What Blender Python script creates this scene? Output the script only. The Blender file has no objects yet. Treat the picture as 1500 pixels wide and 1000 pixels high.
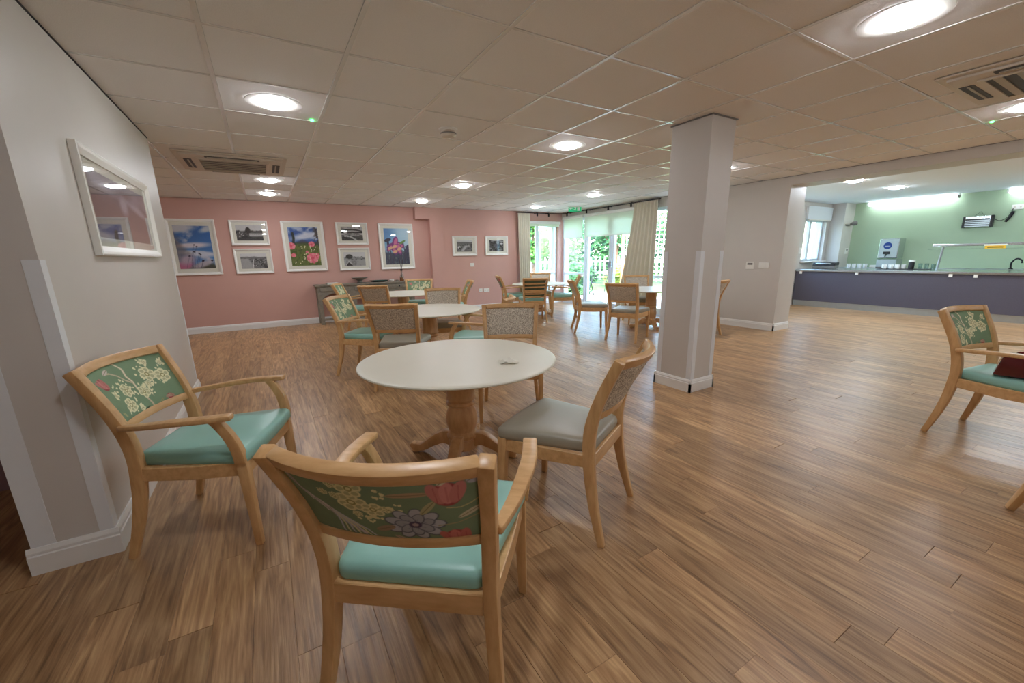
import bpy, bmesh, math, random
import numpy as np
from mathutils import Vector, Matrix

random.seed(7)
SC = bpy.context.scene
COL = SC.collection

# ------------------------------------------------------------------ camera
CAM_YAW, CAM_PITCH, CAM_ROLL = 0.5299, -0.2366, 0.0199
CAM_F, CAM_CY, CAM_H, CEIL = 599.23, 519.42, 1.2883, 2.3839


def cam_axes():
    y, p, r = CAM_YAW, CAM_PITCH, CAM_ROLL
    f = Vector((math.sin(y) * math.cos(p), math.cos(y) * math.cos(p), math.sin(p)))
    rt = Vector((math.cos(y), -math.sin(y), 0))
    dn = f.cross(rt)
    r2 = math.cos(r) * rt + math.sin(r) * dn
    d2 = -math.sin(r) * rt + math.cos(r) * dn
    return r2, d2, f


cam_data = bpy.data.cameras.new('camera')
cam = bpy.data.objects.new('camera', cam_data)
COL.objects.link(cam)
_r, _d, _f = cam_axes()
cam.matrix_world = Matrix(((_r.x, -_d.x, -_f.x, 0), (_r.y, -_d.y, -_f.y, 0), (_r.z, -_d.z, -_f.z, CAM_H), (0, 0, 0, 1)))
cam_data.sensor_width = 36.0
cam_data.lens = CAM_F / 1500 * 36
cam_data.shift_y = (CAM_CY - 500) / 1500
cam_data.clip_start = 0.02
SC.camera = cam

# ------------------------------------------------------------------ sky, sun, exposure
world = bpy.data.worlds.new('sky')
SC.world = world
world.use_nodes = True
wn = world.node_tree
sky = wn.nodes.new('ShaderNodeTexSky')
sky.sky_type = 'NISHITA'
sky.sun_disc = False
sky.sun_elevation = math.radians(48)
sky.sun_rotation = math.radians(200)
sky.air_density = 1.0
sky.dust_density = 2.0
bg = wn.nodes['Background']
bg.inputs['Strength'].default_value = 2.0
wn.links.new(sky.outputs[0], bg.inputs['Color'])

sun_d = bpy.data.lights.new('sun', 'SUN')
sun_d.energy = 6.0
sun_d.angle = math.radians(1.5)
sun_d.color = (1.0, 0.95, 0.86)
sun = bpy.data.objects.new('sun', sun_d)
sun.rotation_euler = (math.radians(42), 0, math.radians(-28))
COL.objects.link(sun)

SC.view_settings.view_transform = 'Standard'
SC.view_settings.look = 'None'
SC.view_settings.gamma = 1.0
SC.view_settings.use_curve_mapping = False
SC.view_settings.exposure = 0.78
SC.cycles.diffuse_bounces = 5
LAMP = 54.0          # emission of a downlight lens

# ------------------------------------------------------------------ helpers


def lin(c):
    out = []
    for v in c:
        v = v / 255.0
        out.append(v / 12.92 if v <= 0.04045 else ((v + 0.055) / 1.055) ** 2.4)
    return tuple(out)


MATS = {}


def mat(name, rgb, rough=0.5, metal=0.0, spec=0.5, var=0.0, scale=20.0, bump=0.0, bscale=60.0, coat=0.0):
    """principled material with a little procedural noise in colour and relief"""
    m = bpy.data.materials.new(name)
    m.use_nodes = True
    nt = m.node_tree
    b = nt.nodes['Principled BSDF']
    b.inputs['Base Color'].default_value = (*lin(rgb), 1)
    b.inputs['Roughness'].default_value = rough
    b.inputs['Metallic'].default_value = metal
    b.inputs['Specular IOR Level'].default_value = spec
    b.inputs['Coat Weight'].default_value = coat
    tc = nt.nodes.new('ShaderNodeTexCoord')
    if var > 0:
        n = nt.nodes.new('ShaderNodeTexNoise')
        n.inputs['Scale'].default_value = scale
        n.inputs['Detail'].default_value = 4
        nt.links.new(tc.outputs['Object'], n.inputs['Vector'])
        r = nt.nodes.new('ShaderNodeMapRange')
        r.inputs['From Min'].default_value = 0.3
        r.inputs['From Max'].default_value = 0.7
        r.inputs['To Min'].default_value = 1 - var
        r.inputs['To Max'].default_value = 1 + var
        nt.links.new(n.outputs['Fac'], r.inputs['Value'])
        h = nt.nodes.new('ShaderNodeHueSaturation')
        h.inputs['Color'].default_value = (*lin(rgb), 1)
        nt.links.new(r.outputs[0], h.inputs['Value'])
        nt.links.new(h.outputs[0], b.inputs['Base Color'])
    if bump > 0:
        n2 = nt.nodes.new('ShaderNodeTexNoise')
        n2.inputs['Scale'].default_value = bscale
        n2.inputs['Detail'].default_value = 3
        nt.links.new(tc.outputs['Object'], n2.inputs['Vector'])
        bp = nt.nodes.new('ShaderNodeBump')
        bp.inputs['Strength'].default_value = bump
        bp.inputs['Distance'].default_value = 0.004
        nt.links.new(n2.outputs['Fac'], bp.inputs['Height'])
        nt.links.new(bp.outputs[0], b.inputs['Normal'])
    MATS[name] = m
    return m


def emit(name, rgb, strength):
    m = bpy.data.materials.new(name)
    m.use_nodes = True
    b = m.node_tree.nodes['Principled BSDF']
    b.inputs['Base Color'].default_value = (*lin(rgb), 1)
    b.inputs['Emission Color'].default_value = (*lin(rgb), 1)
    b.inputs['Emission Strength'].default_value = strength
    MATS[name] = m
    return m


def glass(name, tint=(255, 255, 255), refl=0.07, rough=0.0):
    m = bpy.data.materials.new(name)
    m.use_nodes = True
    nt = m.node_tree
    nt.nodes.clear()
    o = nt.nodes.new('ShaderNodeOutputMaterial')
    t = nt.nodes.new('ShaderNodeBsdfTransparent')
    t.inputs['Color'].default_value = (*lin(tint), 1)
    g = nt.nodes.new('ShaderNodeBsdfGlossy')
    g.inputs['Roughness'].default_value = rough
    lw = nt.nodes.new('ShaderNodeLayerWeight')
    lw.inputs['Blend'].default_value = 0.5
    mx = nt.nodes.new('ShaderNodeMixShader')
    pw = nt.nodes.new('ShaderNodeMath')
    pw.operation = 'POWER'
    pw.inputs[1].default_value = 5.0
    ma = nt.nodes.new('ShaderNodeMath')
    ma.operation = 'MULTIPLY_ADD'
    ma.inputs[1].default_value = 0.8
    ma.inputs[2].default_value = refl
    ma.use_clamp = True
    nt.links.new(lw.outputs['Facing'], pw.inputs[0])
    nt.links.new(pw.outputs[0], ma.inputs[0])
    nt.links.new(ma.outputs[0], mx.inputs['Fac'])
    nt.links.new(t.outputs[0], mx.inputs[1])
    nt.links.new(g.outputs[0], mx.inputs[2])
    nt.links.new(mx.outputs[0], o.inputs['Surface'])
    MATS[name] = m
    return m


def wood(name, rgb, dark, rough=0.35, scale=6.0, stretch=(9, 1.2, 9)):
    m = bpy.data.materials.new(name)
    m.use_nodes = True
    nt = m.node_tree
    b = nt.nodes['Principled BSDF']
    tc = nt.nodes.new('ShaderNodeTexCoord')
    mp = nt.nodes.new('ShaderNodeMapping')
    mp.inputs['Scale'].default_value = stretch
    n = nt.nodes.new('ShaderNodeTexNoise')
    n.inputs['Scale'].default_value = scale
    n.inputs['Detail'].default_value = 5
    n.inputs['Roughness'].default_value = 0.6
    cr = nt.nodes.new('ShaderNodeValToRGB')
    cr.color_ramp.elements[0].position = 0.3
    cr.color_ramp.elements[0].color = (*lin(dark), 1)
    cr.color_ramp.elements[1].position = 0.68
    cr.color_ramp.elements[1].color = (*lin(rgb), 1)
    nt.links.new(tc.outputs['Object'], mp.inputs['Vector'])
    nt.links.new(mp.outputs[0], n.inputs['Vector'])
    nt.links.new(n.outputs['Fac'], cr.inputs['Fac'])
    nt.links.new(cr.outputs[0], b.inputs['Base Color'])
    b.inputs['Roughness'].default_value = rough
    MATS[name] = m
    return m


def painted(name, rough=0.6):
    """colours come from the printed colour attribute of the mesh"""
    m = bpy.data.materials.new(name)
    m.use_nodes = True
    nt = m.node_tree
    b = nt.nodes['Principled BSDF']
    a = nt.nodes.new('ShaderNodeVertexColor')
    a.layer_name = 'print'
    nt.links.new(a.outputs['Color'], b.inputs['Base Color'])
    b.inputs['Roughness'].default_value = rough
    b.inputs['Specular IOR Level'].default_value = 0.3
    MATS[name] = m
    return m


class MB:
    """collects shapes, then links them as one mesh object"""

    def __init__(self):
        self.v = []
        self.f = []

    def add(self, vs, fs):
        o = len(self.v)
        self.v += [tuple(p) for p in vs]
        self.f += [tuple(i + o for i in f) for f in fs]
        return self

    def box(self, x0, x1, y0, y1, z0, z1):
        x0, x1 = min(x0, x1), max(x0, x1)
        y0, y1 = min(y0, y1), max(y0, y1)
        z0, z1 = min(z0, z1), max(z0, z1)
        v = [(x0, y0, z0), (x1, y0, z0), (x1, y1, z0), (x0, y1, z0), (x0, y0, z1), (x1, y0, z1), (x1, y1, z1), (x0, y1, z1)]
        return self.add(v, [(0, 3, 2, 1), (4, 5, 6, 7), (0, 1, 5, 4), (1, 2, 6, 5), (2, 3, 7, 6), (3, 0, 4, 7)])

    def prism(self, pts, axis, a, b):
        """extrude a 2-D outline along an axis ('x','y','z')"""
        n = len(pts)

        def P(p, t):
            return {'x': (t, p[0], p[1]), 'y': (p[0], t, p[1]), 'z': (p[0], p[1], t)}[axis]
        vs = [P(p, a) for p in pts] + [P(p, b) for p in pts]
        fs = [tuple(range(n - 1, -1, -1)), tuple(range(n, 2 * n))]
        fs += [(i, (i + 1) % n, (i + 1) % n + n, i + n) for i in range(n)]
        return self.add(vs, fs)

    def lathe(self, prof, c=(0, 0, 0), seg=24, close=True):
        vs, fs = [], []
        n = len(prof)
        for i in range(seg):
            a = 2 * math.pi * i / seg
            for r, z in prof:
                vs.append((c[0] + r * math.cos(a), c[1] + r * math.sin(a), c[2] + z))
        for i in range(seg):
            j = (i + 1) % seg
            for k in range(n - 1):
                fs.append((i * n + k, j * n + k, j * n + k + 1, i * n + k + 1))
        if close:
            fs.append(tuple(i * n for i in range(seg))[::-1])
            fs.append(tuple(i * n + n - 1 for i in range(seg)))
        return self.add(vs, fs)

    def sweep(self, path, ws, ds, side, n=None):
        """rectangular section: width ws along 'side', depth ds across it"""
        m = len(path)
        P = [Vector(p) for p in path]
        vs, fs = [], []
        for i in range(m):
            t = (P[min(i + 1, m - 1)] - P[max(i - 1, 0)]).normalized()
            s = Vector(side[i] if isinstance(side, list) else side)
            s = (s - t * s.dot(t)).normalized()
            u = t.cross(s)
            w = ws[i] if isinstance(ws, (list, tuple)) else ws
            d = ds[i] if isinstance(ds, (list, tuple)) else ds
            for a, b in ((-1, -1), (1, -1), (1, 1), (-1, 1)):
                vs.append(P[i] + s * (a * w / 2) + u * (b * d / 2))
        for i in range(m - 1):
            for k in range(4):
                fs.append((i * 4 + k, i * 4 + (k + 1) % 4, i * 4 + 4 + (k + 1) % 4, i * 4 + 4 + k))
        fs.append((3, 2, 1, 0))
        o = (m - 1) * 4
        fs.append((o, o + 1, o + 2, o + 3))
        return self.add(vs, fs)

    def tube(self, path, r, seg=8):
        m = len(path)
        P = [Vector(p) for p in path]
        vs, fs = [], []
        ref = Vector((0.13, 0.31, 0.94))
        for i in range(m):
            t = (P[min(i + 1, m - 1)] - P[max(i - 1, 0)]).normalized()
            s = t.cross(ref)
            if s.length < 0.05:
                s = t.cross(Vector((1, 0, 0)))
            s.normalize()
            u = t.cross(s)
            rr = r[i] if isinstance(r, (list, tuple)) else r
            for k in range(seg):
                a = 2 * math.pi * k / seg
                vs.append(P[i] + (s * math.cos(a) + u * math.sin(a)) * rr)
        for i in range(m - 1):
            for k in range(seg):
                fs.append((i * seg + k, i * seg + (k + 1) % seg, (i + 1) * seg + (k + 1) % seg, (i + 1) * seg + k))
        fs.append(tuple(range(seg))[::-1])
        fs.append(tuple(range((m - 1) * seg, m * seg)))
        return self.add(vs, fs)

    def mesh(self, name, bevel=0.0, seg=2, smooth=None):
        me = bpy.data.meshes.new(name)
        me.from_pydata(self.v, [], self.f)
        bm = bmesh.new()
        bm.from_mesh(me)
        bmesh.ops.recalc_face_normals(bm, faces=bm.faces)
        if bevel > 0:
            es = [e for e in bm.edges if len(e.link_faces) == 2 and e.calc_face_angle(0) > 0.6]
            bmesh.ops.bevel(bm, geom=es, offset=bevel, segments=seg, affect='EDGES', profile=0.5, clamp_overlap=True)
        if smooth is not None:
            for f in bm.faces:
                f.smooth = True
            for e in bm.edges:
                if len(e.link_faces) != 2 or e.calc_face_angle(0) > smooth:
                    e.smooth = False
        bm.to_mesh(me)
        bm.free()
        return me

    def build(self, name, material, parent=None, bevel=0.0, seg=2, smooth=None, loc=None, rotz=0):
        return link(name, self.mesh(name, bevel, seg, smooth), material, parent, loc, rotz)


def link(name, me, material, parent=None, loc=None, rotz=0):
    if material is not None and len(me.materials) == 0:
        me.materials.append(MATS[material] if isinstance(material, str) else material)
    o = bpy.data.objects.new(name, me)
    COL.objects.link(o)
    if parent is not None:
        o.parent = parent
    if loc is not None:
        o.location = loc
    o.rotation_euler[2] = rotz
    return o


def thing(name, label, cat, loc=(0, 0, 0), rotz=0.0, group=None):
    o = bpy.data.objects.new(name, None)
    o.empty_display_size = 0.1
    COL.objects.link(o)
    o.location = loc
    o.rotation_euler = (0, 0, rotz)
    o['label'] = label
    o['category'] = cat
    if group:
        o['group'] = group
    return o


def tag(o, label, cat, group=None):
    o['label'] = label
    o['category'] = cat
    if group:
        o['group'] = group
    return o


def struct(o, label=None):
    o['kind'] = 'structure'
    if label:
        o['label'] = label
    return o


def dup(root, loc, rotz, label=None, group=None):
    r = root.copy()
    COL.objects.link(r)
    r.location = loc
    r.rotation_euler = (0, 0, rotz)
    if label:
        r['label'] = label
    if group:
        r['group'] = group
    for ch in list(root.children):
        c = ch.copy()
        COL.objects.link(c)
        c.parent = r
        for g in list(ch.children):
            d = g.copy()
            COL.objects.link(d)
            d.parent = c
    return r


# --- a small canvas used for printed fabric and framed photographs


class Canvas:
    def __init__(self, w, h, rgb):
        self.w, self.h = w, h
        self.a = np.zeros((h, w, 3)) + np.array(rgb, float)
        yy, xx = np.mgrid[0:h, 0:w]
        self.x = (xx + 0.5) / w
        self.y = 1 - (yy + 0.5) / h      # 0 bottom, 1 top
        self.asp = w / h

    def mask(self, m, rgb, k=1.0):
        m = np.clip(m, 0, 1)[..., None] * k
        self.a = self.a * (1 - m) + np.array(rgb, float) * m

    def ell(self, cx, cy, rx, ry, rgb, rot=0.0, soft=0.12, k=1.0):
        dx = (self.x - cx) * self.asp
        dy = self.y - cy
        c, s = math.cos(rot), math.sin(rot)
        u = (dx * c + dy * s) / rx
        v = (-dx * s + dy * c) / ry
        self.mask((1 - np.sqrt(u * u + v * v)) / soft + 0.5, rgb, k)

    def line(self, pts, w, rgb, k=1.0):
        d = np.full(self.x.shape, 9.0)
        for (x0, y0), (x1, y1) in zip(pts[:-1], pts[1:]):
            ax, ay, bx, by = x0 * self.asp, y0, x1 * self.asp, y1
            px, py = self.x * self.asp - ax, self.y - ay
            vx, vy = bx - ax, by - ay
            t = np.clip((px * vx + py * vy) / (vx * vx + vy * vy + 1e-9), 0, 1)
            d = np.minimum(d, np.hypot(px - t * vx, py - t * vy))
        self.mask((w - d) / (0.35 * w + 0.004) + 0.5, rgb, k)

    def noise(self, sx, sy, seed=0, octs=4):
        rs = np.random.RandomState(seed)
        out = np.zeros(self.x.shape)
        amp = tot = 0
        for o in range(octs):
            nx, ny = int(sx * 2 ** o) + 2, int(sy * 2 ** o) + 2
            g = rs.rand(ny, nx)
            u = self.x * (nx - 1.001)
            v = self.y * (ny - 1.001)
            i, j = u.astype(int), v.astype(int)
            fu, fv = u - i, v - j
            fu, fv = fu * fu * (3 - 2 * fu), fv * fv * (3 - 2 * fv)
            n = (g[j, i] * (1 - fu) + g[j, i + 1] * fu) * (1 - fv) + (g[j + 1, i] * (1 - fu) + g[j + 1, i + 1] * fu) * fv
            amp = 0.5 ** o
            out += n * amp
            tot += amp
        return out / tot

    def colors(self):
        a = np.clip(self.a / 255.0, 0, 1)
        a = np.where(a <= 0.04045, a / 12.92, ((a + 0.055) / 1.055) ** 2.4)
        return a[::-1]       # row 0 = bottom


def set_print(me, cols):
    at = me.color_attributes.new('print', 'FLOAT_COLOR', 'POINT')
    arr = np.ones((len(me.vertices), 4), np.float32)
    arr[:, :3] = cols
    at.data.foreach_set('color', arr.ravel())


# ------------------------------------------------------------------ materials
mat('wall_paint', (206, 200, 193), 0.42, var=0.015, scale=3, bump=0.05, bscale=140)
mat('wall_pink', (206, 163, 151), 0.7, var=0.02, scale=3, bump=0.05, bscale=140)
mat('wall_green', (176, 197, 166), 0.6, var=0.02, scale=3)
mat('wall_lobby', (150, 120, 125), 0.8, var=0.02)
mat('tile_fibre', (236, 233, 230), 0.95, spec=0.2, var=0.03, scale=160, bump=0.25, bscale=260)
mat('tee_metal', (228, 226, 222), 0.22, spec=0.8)
mat('plaster_white', (236, 242, 246), 0.8)
mat('gloss_white', (232, 230, 226), 0.3, var=0.01)
mat('guard_white', (226, 228, 230), 0.4, var=0.01)
mat('painted_shadow', (30, 24, 30), 0.9)
wood('beech', (220, 178, 126), (196, 150, 98), 0.34, 5.0, (7, 7, 1.6))
wood('beech_flat', (222, 180, 128), (198, 152, 100), 0.34, 5.0, (1.6, 7, 7))
wood('beech_turned', (220, 176, 128), (194, 146, 98), 0.3, 4.0, (6, 6, 1.4))
mat('vinyl_teal', (146, 196, 184), 0.36, var=0.02, scale=8, bump=0.04, bscale=30)
mat('vinyl_grey', (158, 152, 136), 0.36, var=0.02, scale=8, bump=0.05, bscale=30)
painted('floral_print', 0.75)
painted('photo_print', 0.55)
mat('table_laminate', (232, 228, 212), 0.38, var=0.012, scale=5)
mat('table_edge', (190, 184, 168), 0.4)
mat('frame_white', (238, 236, 230), 0.4, var=0.01)
mat('mat_board', (232, 230, 216), 0.8)
mat('plastic_white', (236, 234, 228), 0.4)
mat('plastic_cream', (214, 204, 190), 0.45)
mat('plastic_grey', (120, 116, 112), 0.5)
mat('plastic_dark', (42, 40, 42), 0.5)
mat('grille_grey', (186, 180, 168), 0.6)
mat('black_metal', (32, 30, 36), 0.4, 0.6)
mat('steel', (200, 206, 210), 0.22, 1.0, var=0.02)
mat('steel_dull', (188, 196, 200), 0.34, 0.9, var=0.03)
mat('counter_panel', (84, 80, 92), 0.42, var=0.05, scale=60)
mat('grey_wash', (132, 124, 110), 0.7, var=0.16, scale=18, bump=0.3, bscale=40)
mat('curtain_cloth', (214, 208, 190), 0.9, var=0.03, scale=10, bump=0.1, bscale=200)
mat('napkin_paper', (242, 238, 224), 0.85, bump=0.2, bscale=90)
mat('upvc', (222, 230, 238), 0.3)
mat('burgundy_patent', (96, 26, 30), 0.14, coat=0.7)
mat('ceramic_white', (240, 240, 236), 0.15)
mat('ceramic_green', (58, 88, 84), 0.25)
mat('stone_bowl', (132, 126, 116), 0.7, var=0.12, scale=30)
mat('amber_oil', (150, 80, 36), 0.15)
mat('reed', (70, 60, 60), 0.8)
mat('blue_badge', (24, 62, 140), 0.3)
mat('yellow_sign', (240, 190, 50), 0.5)
mat('sign_print', (60, 44, 20), 0.6)
mat('paper_white', (240, 238, 232), 0.8)
mat('grass', (74, 112, 50), 0.95, var=0.25, scale=6)
mat('paving', (176, 174, 168), 0.85, var=0.06, scale=4)
mat('bark', (110, 84, 66), 0.9, var=0.2)
mat('leaf', (70, 122, 46), 0.6, var=0.25, scale=3)
mat('leaf_dark', (50, 100, 54), 0.6, var=0.25, scale=3)
mat('leaf_yellow', (176, 190, 90), 0.6, var=0.25, scale=3)
mat('fence_white', (236, 236, 232), 0.6)
mat('post_orange', (206, 136, 88), 0.7, var=0.1)
emit('sign_green', (20, 150, 96), 0.5)
emit('lamp_lens', (244, 248, 255), LAMP)
emit('lamp_batten', (236, 246, 255), 6.5)
emit('lamp_lens_kitchen', (232, 244, 255), LAMP * 2.3)
emit('led_green', (60, 255, 120), 8.0)
glass('window_glass', (250, 255, 252), 0.05)
glass('picture_glass', (255, 255, 255), 0.05, 0.01)
glass('tumbler_glass', (235, 245, 245), 0.12)


def tweed():
    m = bpy.data.materials.new('tweed')
    m.use_nodes = True
    nt = m.node_tree
    b = nt.nodes['Principled BSDF']
    tc = nt.nodes.new('ShaderNodeTexCoord')
    mp = nt.nodes.new('ShaderNodeMapping')
    mp.inputs['Scale'].default_value = (150, 150, 105)
    n = nt.nodes.new('ShaderNodeTexNoise')
    n.inputs['Scale'].default_value = 1.0
    n.inputs['Detail'].default_value = 2
    cr = nt.nodes.new('ShaderNodeValToRGB')
    e = cr.color_ramp.elements
    e[0].position, e[0].color = 0.34, (*lin((146, 134, 120)), 1)
    e[1].position, e[1].color = 0.66, (*lin((232, 223, 206)), 1)
    k = e.new(0.5)
    k.color = (*lin((196, 185, 168)), 1)
    nt.links.new(tc.outputs['Object'], mp.inputs['Vector'])
    nt.links.new(mp.outputs[0], n.inputs['Vector'])
    nt.links.new(n.outputs['Fac'], cr.inputs['Fac'])
    nt.links.new(cr.outputs[0], b.inputs['Base Color'])
    b.inputs['Roughness'].default_value = 0.95
    bp = nt.nodes.new('ShaderNodeBump')
    bp.inputs['Strength'].default_value = 0.4
    bp.inputs['Distance'].default_value = 0.003
    nt.links.new(n.outputs['Fac'], bp.inputs['Height'])
    nt.links.new(bp.outputs[0], b.inputs['Normal'])
    MATS['tweed'] = m


tweed()


def plank_material():
    m = bpy.data.materials.new('oak_plank')
    m.use_nodes = True
    nt = m.node_tree
    N, L = nt.nodes.new, nt.links.new
    b = nt.nodes['Principled BSDF']
    geo = N('ShaderNodeNewGeometry')
    oi = N('ShaderNodeObjectInfo')
    add = N('ShaderNodeMath')
    L(geo.outputs['Random Per Island'], add.inputs[0])
    L(oi.outputs['Random'], add.inputs[1])
    fr = N('ShaderNodeMath')
    fr.operation = 'FRACT'
    L(add.outputs[0], fr.inputs[0])
    off = N('ShaderNodeVectorMath')
    off.operation = 'SCALE'
    off.inputs[0].default_value = (37.0, 61.0, 11.0)
    L(fr.outputs[0], off.inputs['Scale'])
    ps = N('ShaderNodeVectorMath')
    L(geo.outputs['Position'], ps.inputs[0])
    L(off.outputs[0], ps.inputs[1])
    mp = N('ShaderNodeMapping')
    mp.inputs['Scale'].default_value = (13, 1.3, 1)
    L(ps.outputs[0], mp.inputs['Vector'])
    n1 = N('ShaderNodeTexNoise')
    n1.inputs['Scale'].default_value = 1.5
    n1.inputs['Detail'].default_value = 6
    n1.inputs['Distortion'].default_value = 1.8
    L(mp.outputs[0], n1.inputs['Vector'])
    mp2 = N('ShaderNodeMapping')
    mp2.inputs['Scale'].default_value = (70, 2.6, 1)
    L(ps.outputs[0], mp2.inputs['Vector'])
    n2 = N('ShaderNodeTexNoise')
    n2.inputs['Scale'].default_value = 1.5
    n2.inputs['Detail'].default_value = 4
    L(mp2.outputs[0], n2.inputs['Vector'])
    cr = N('ShaderNodeValToRGB')
    e = cr.color_ramp.elements
    e[0].position, e[0].color = 0.30, (*lin((100, 72, 47)), 1)
    e[1].position, e[1].color = 0.72, (*lin((205, 168, 123)), 1)
    k = e.new(0.5)
    k.color = (*lin((165, 126, 87)), 1)
    mixf = N('ShaderNodeMath')
    mixf.operation = 'MULTIPLY_ADD'
    L(n2.outputs['Fac'], mixf.inputs[0])
    mixf.inputs[1].default_value = 0.40
    sc = N('ShaderNodeMath')
    sc.operation = 'MULTIPLY'
    sc.inputs[1].default_value = 0.66
    L(n1.outputs['Fac'], sc.inputs[0])
    L(sc.outputs[0], mixf.inputs[2])
    L(mixf.outputs[0], cr.inputs['Fac'])
    hs = N('ShaderNodeHueSaturation')
    L(cr.outputs[0], hs.inputs['Color'])
    mr = N('ShaderNodeMapRange')
    mr.inputs['To Min'].default_value = 0.80
    mr.inputs['To Max'].default_value = 1.16
    L(fr.outputs[0], mr.inputs['Value'])
    L(mr.outputs[0], hs.inputs['Value'])
    L(hs.outputs[0], b.inputs['Base Color'])
    rr = N('ShaderNodeMapRange')
    rr.inputs['To Min'].default_value = 0.26
    rr.inputs['To Max'].default_value = 0.46
    L(n2.outputs['Fac'], rr.inputs['Value'])
    L(rr.outputs[0], b.inputs['Roughness'])
    bp = N('ShaderNodeBump')
    bp.inputs['Strength'].default_value = 0.35
    bp.inputs['Distance'].default_value = 0.003
    L(n2.outputs['Fac'], bp.inputs['Height'])
    L(bp.outputs[0], b.inputs['Normal'])
    MATS['oak_plank'] = m


plank_material()
mat('floor_base', (70, 50, 36), 0.9)
# ------------------------------------------------------------------ the room shell
XL, XR, YP, YQ = -0.751, 7.093, 9.416, 9.30      # left wall face, right wall face, pink wall, its forward part
X_OUT, Y_REAR, KX, KY = -3.2, -3.0, 12.8, 5.15   # outer left wall, wall behind the camera, kitchen walls
PJ_R, PJ_D, PJ_F = cam_axes()


def project(p):
    q = Vector(p) - Vector((0, 0, CAM_H))
    d = q.dot(PJ_F)
    if d < 0.05:
        return None
    return (750 + CAM_F * q.dot(PJ_R) / d, CAM_CY + CAM_F * q.dot(PJ_D) / d, d)


def pieces_by_view(rects, z):
    """rank plan rectangles by how large they show; the ones in frame come first"""
    ranked = []
    for r in rects:
        x0, x1, y0, y1 = r
        best = 0
        for sx in (0.05, 0.5, 0.95):
            for sy in (0.05, 0.5, 0.95):
                p = project((x0 + (x1 - x0) * sx, y0 + (y1 - y0) * sy, z))
                if p and -20 < p[0] < 1520 and -20 < p[1] < 1020:
                    best = max(best, (x1 - x0) * (y1 - y0) / p[2] ** 3)
        ranked.append((best, r))
    ranked.sort(key=lambda t: -t[0])
    return ranked


# floor: sub-base, planks near the camera as single pieces, the rest as one
fb = MB()
fb.box(X_OUT, 7.10, Y_REAR, YP, -0.12, -0.010)
fb.box(7.10, KX, Y_REAR, KY, -0.12, -0.010)
floor = struct(fb.build('floor', 'floor_base'), 'warm brown oak plank floor')
PW = 0.13
rects = []
rf = random.Random(3)
x = X_OUT
while x < KX - 0.01:
    x1 = min(x + PW, KX)
    ytop = YP if x1 < 7.12 else KY
    y = Y_REAR - rf.random() * 1.1
    while y < ytop:
        L_ = 0.92 + rf.random() * 0.5
        a, b = max(y, Y_REAR), min(y + L_, ytop)
        if b - a > 0.03:
            rects.append((x, x1, a, b))
        y += L_
    x = x1
ranked = pieces_by_view(rects, 0)
G = 0.00025


def plank_box(mb, w, l, cx=0, cy=0):
    z0, z1, c = -0.010, 0.0, 0.0009
    x0, x1, y0, y1 = cx - w / 2 + G, cx + w / 2 - G, cy - l / 2 + G, cy + l / 2 - G
    v = [(x0, y0, z0), (x1, y0, z0), (x1, y1, z0), (x0, y1, z0), (x0, y0, z1 - c), (x1, y0, z1 - c), (x1, y1, z1 - c), (x0, y1, z1 - c),
         (x0 + c, y0 + c, z1), (x1 - c, y0 + c, z1), (x1 - c, y1 - c, z1), (x0 + c, y1 - c, z1)]
    mb.add(v, [(0, 3, 2, 1), (8, 9, 10, 11), (0, 1, 5, 4), (1, 2, 6, 5), (2, 3, 7, 6), (3, 0, 4, 7), (4, 5, 9, 8), (5, 6, 10, 9), (6, 7, 11, 10), (7, 4, 8, 11)])


cache = {}
rest = MB()
for i, (sc_, (x0, x1, y0, y1)) in enumerate(ranked):
    w, l = x1 - x0, y1 - y0
    if i < 300 and sc_ > 0:
        k = (round(w, 3), round(l, 2))
        if k not in cache:
            mb = MB()
            plank_box(mb, w, l)
            cache[k] = mb.mesh('plank')
        link('plank', cache[k], 'oak_plank', floor, ((x0 + x1) / 2, (y0 + y1) / 2, 0))
    else:
        plank_box(rest, w, l, (x0 + x1) / 2, (y0 + y1) / 2)
o = rest.build('distant_planks', 'oak_plank', floor)
o['kind'] = 'stuff'

# suspended ceiling: slab, T-bars, tiles
cb = MB()
cb.box(X_OUT, XR, Y_REAR, YP, CEIL + 0.03, CEIL + 0.3)
ceiling = struct(cb.build('ceiling', 'plaster_white'), 'suspended grid ceiling of square off-white tiles')
TX0, TY0, TS = -0.7735, 1.3514, 0.66
xs = [TX0 + TS * k for k in range(-4, 13) if X_OUT < TX0 + TS * k < XR]
ys = [TY0 + TS * k for k in range(-7, 14) if Y_REAR < TY0 + TS * k < YP]
for xx in xs:
    MB().box(xx - 0.012, xx + 0.012, Y_REAR, YP, CEIL, CEIL + 0.012).build('ceiling_grid_bar', 'tee_metal', ceiling)
for yy in ys:
    MB().box(X_OUT, XR, yy - 0.009, yy + 0.009, CEIL + 0.0012, CEIL + 0.012).build('ceiling_grid_bar', 'tee_metal', ceiling)
for bb in ((XR - 0.016, XR, Y_REAR, YP), (X_OUT, XR, YP - 0.016, YP), (3.3, XR, YQ - 0.016, YQ)):
    MB().box(*bb, CEIL - 0.0005, CEIL + 0.012).build('wall_angle_bar', 'plastic_grey', ceiling)
xe, ye = [X_OUT] + xs + [XR], [Y_REAR] + ys + [YP]
tr = [(xe[i], xe[i + 1], ye[j], ye[j + 1]) for i in range(len(xe) - 1) for j in range(len(ye) - 1)]
ranked = pieces_by_view(tr, CEIL)
cache = {}
rest = MB()
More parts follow.
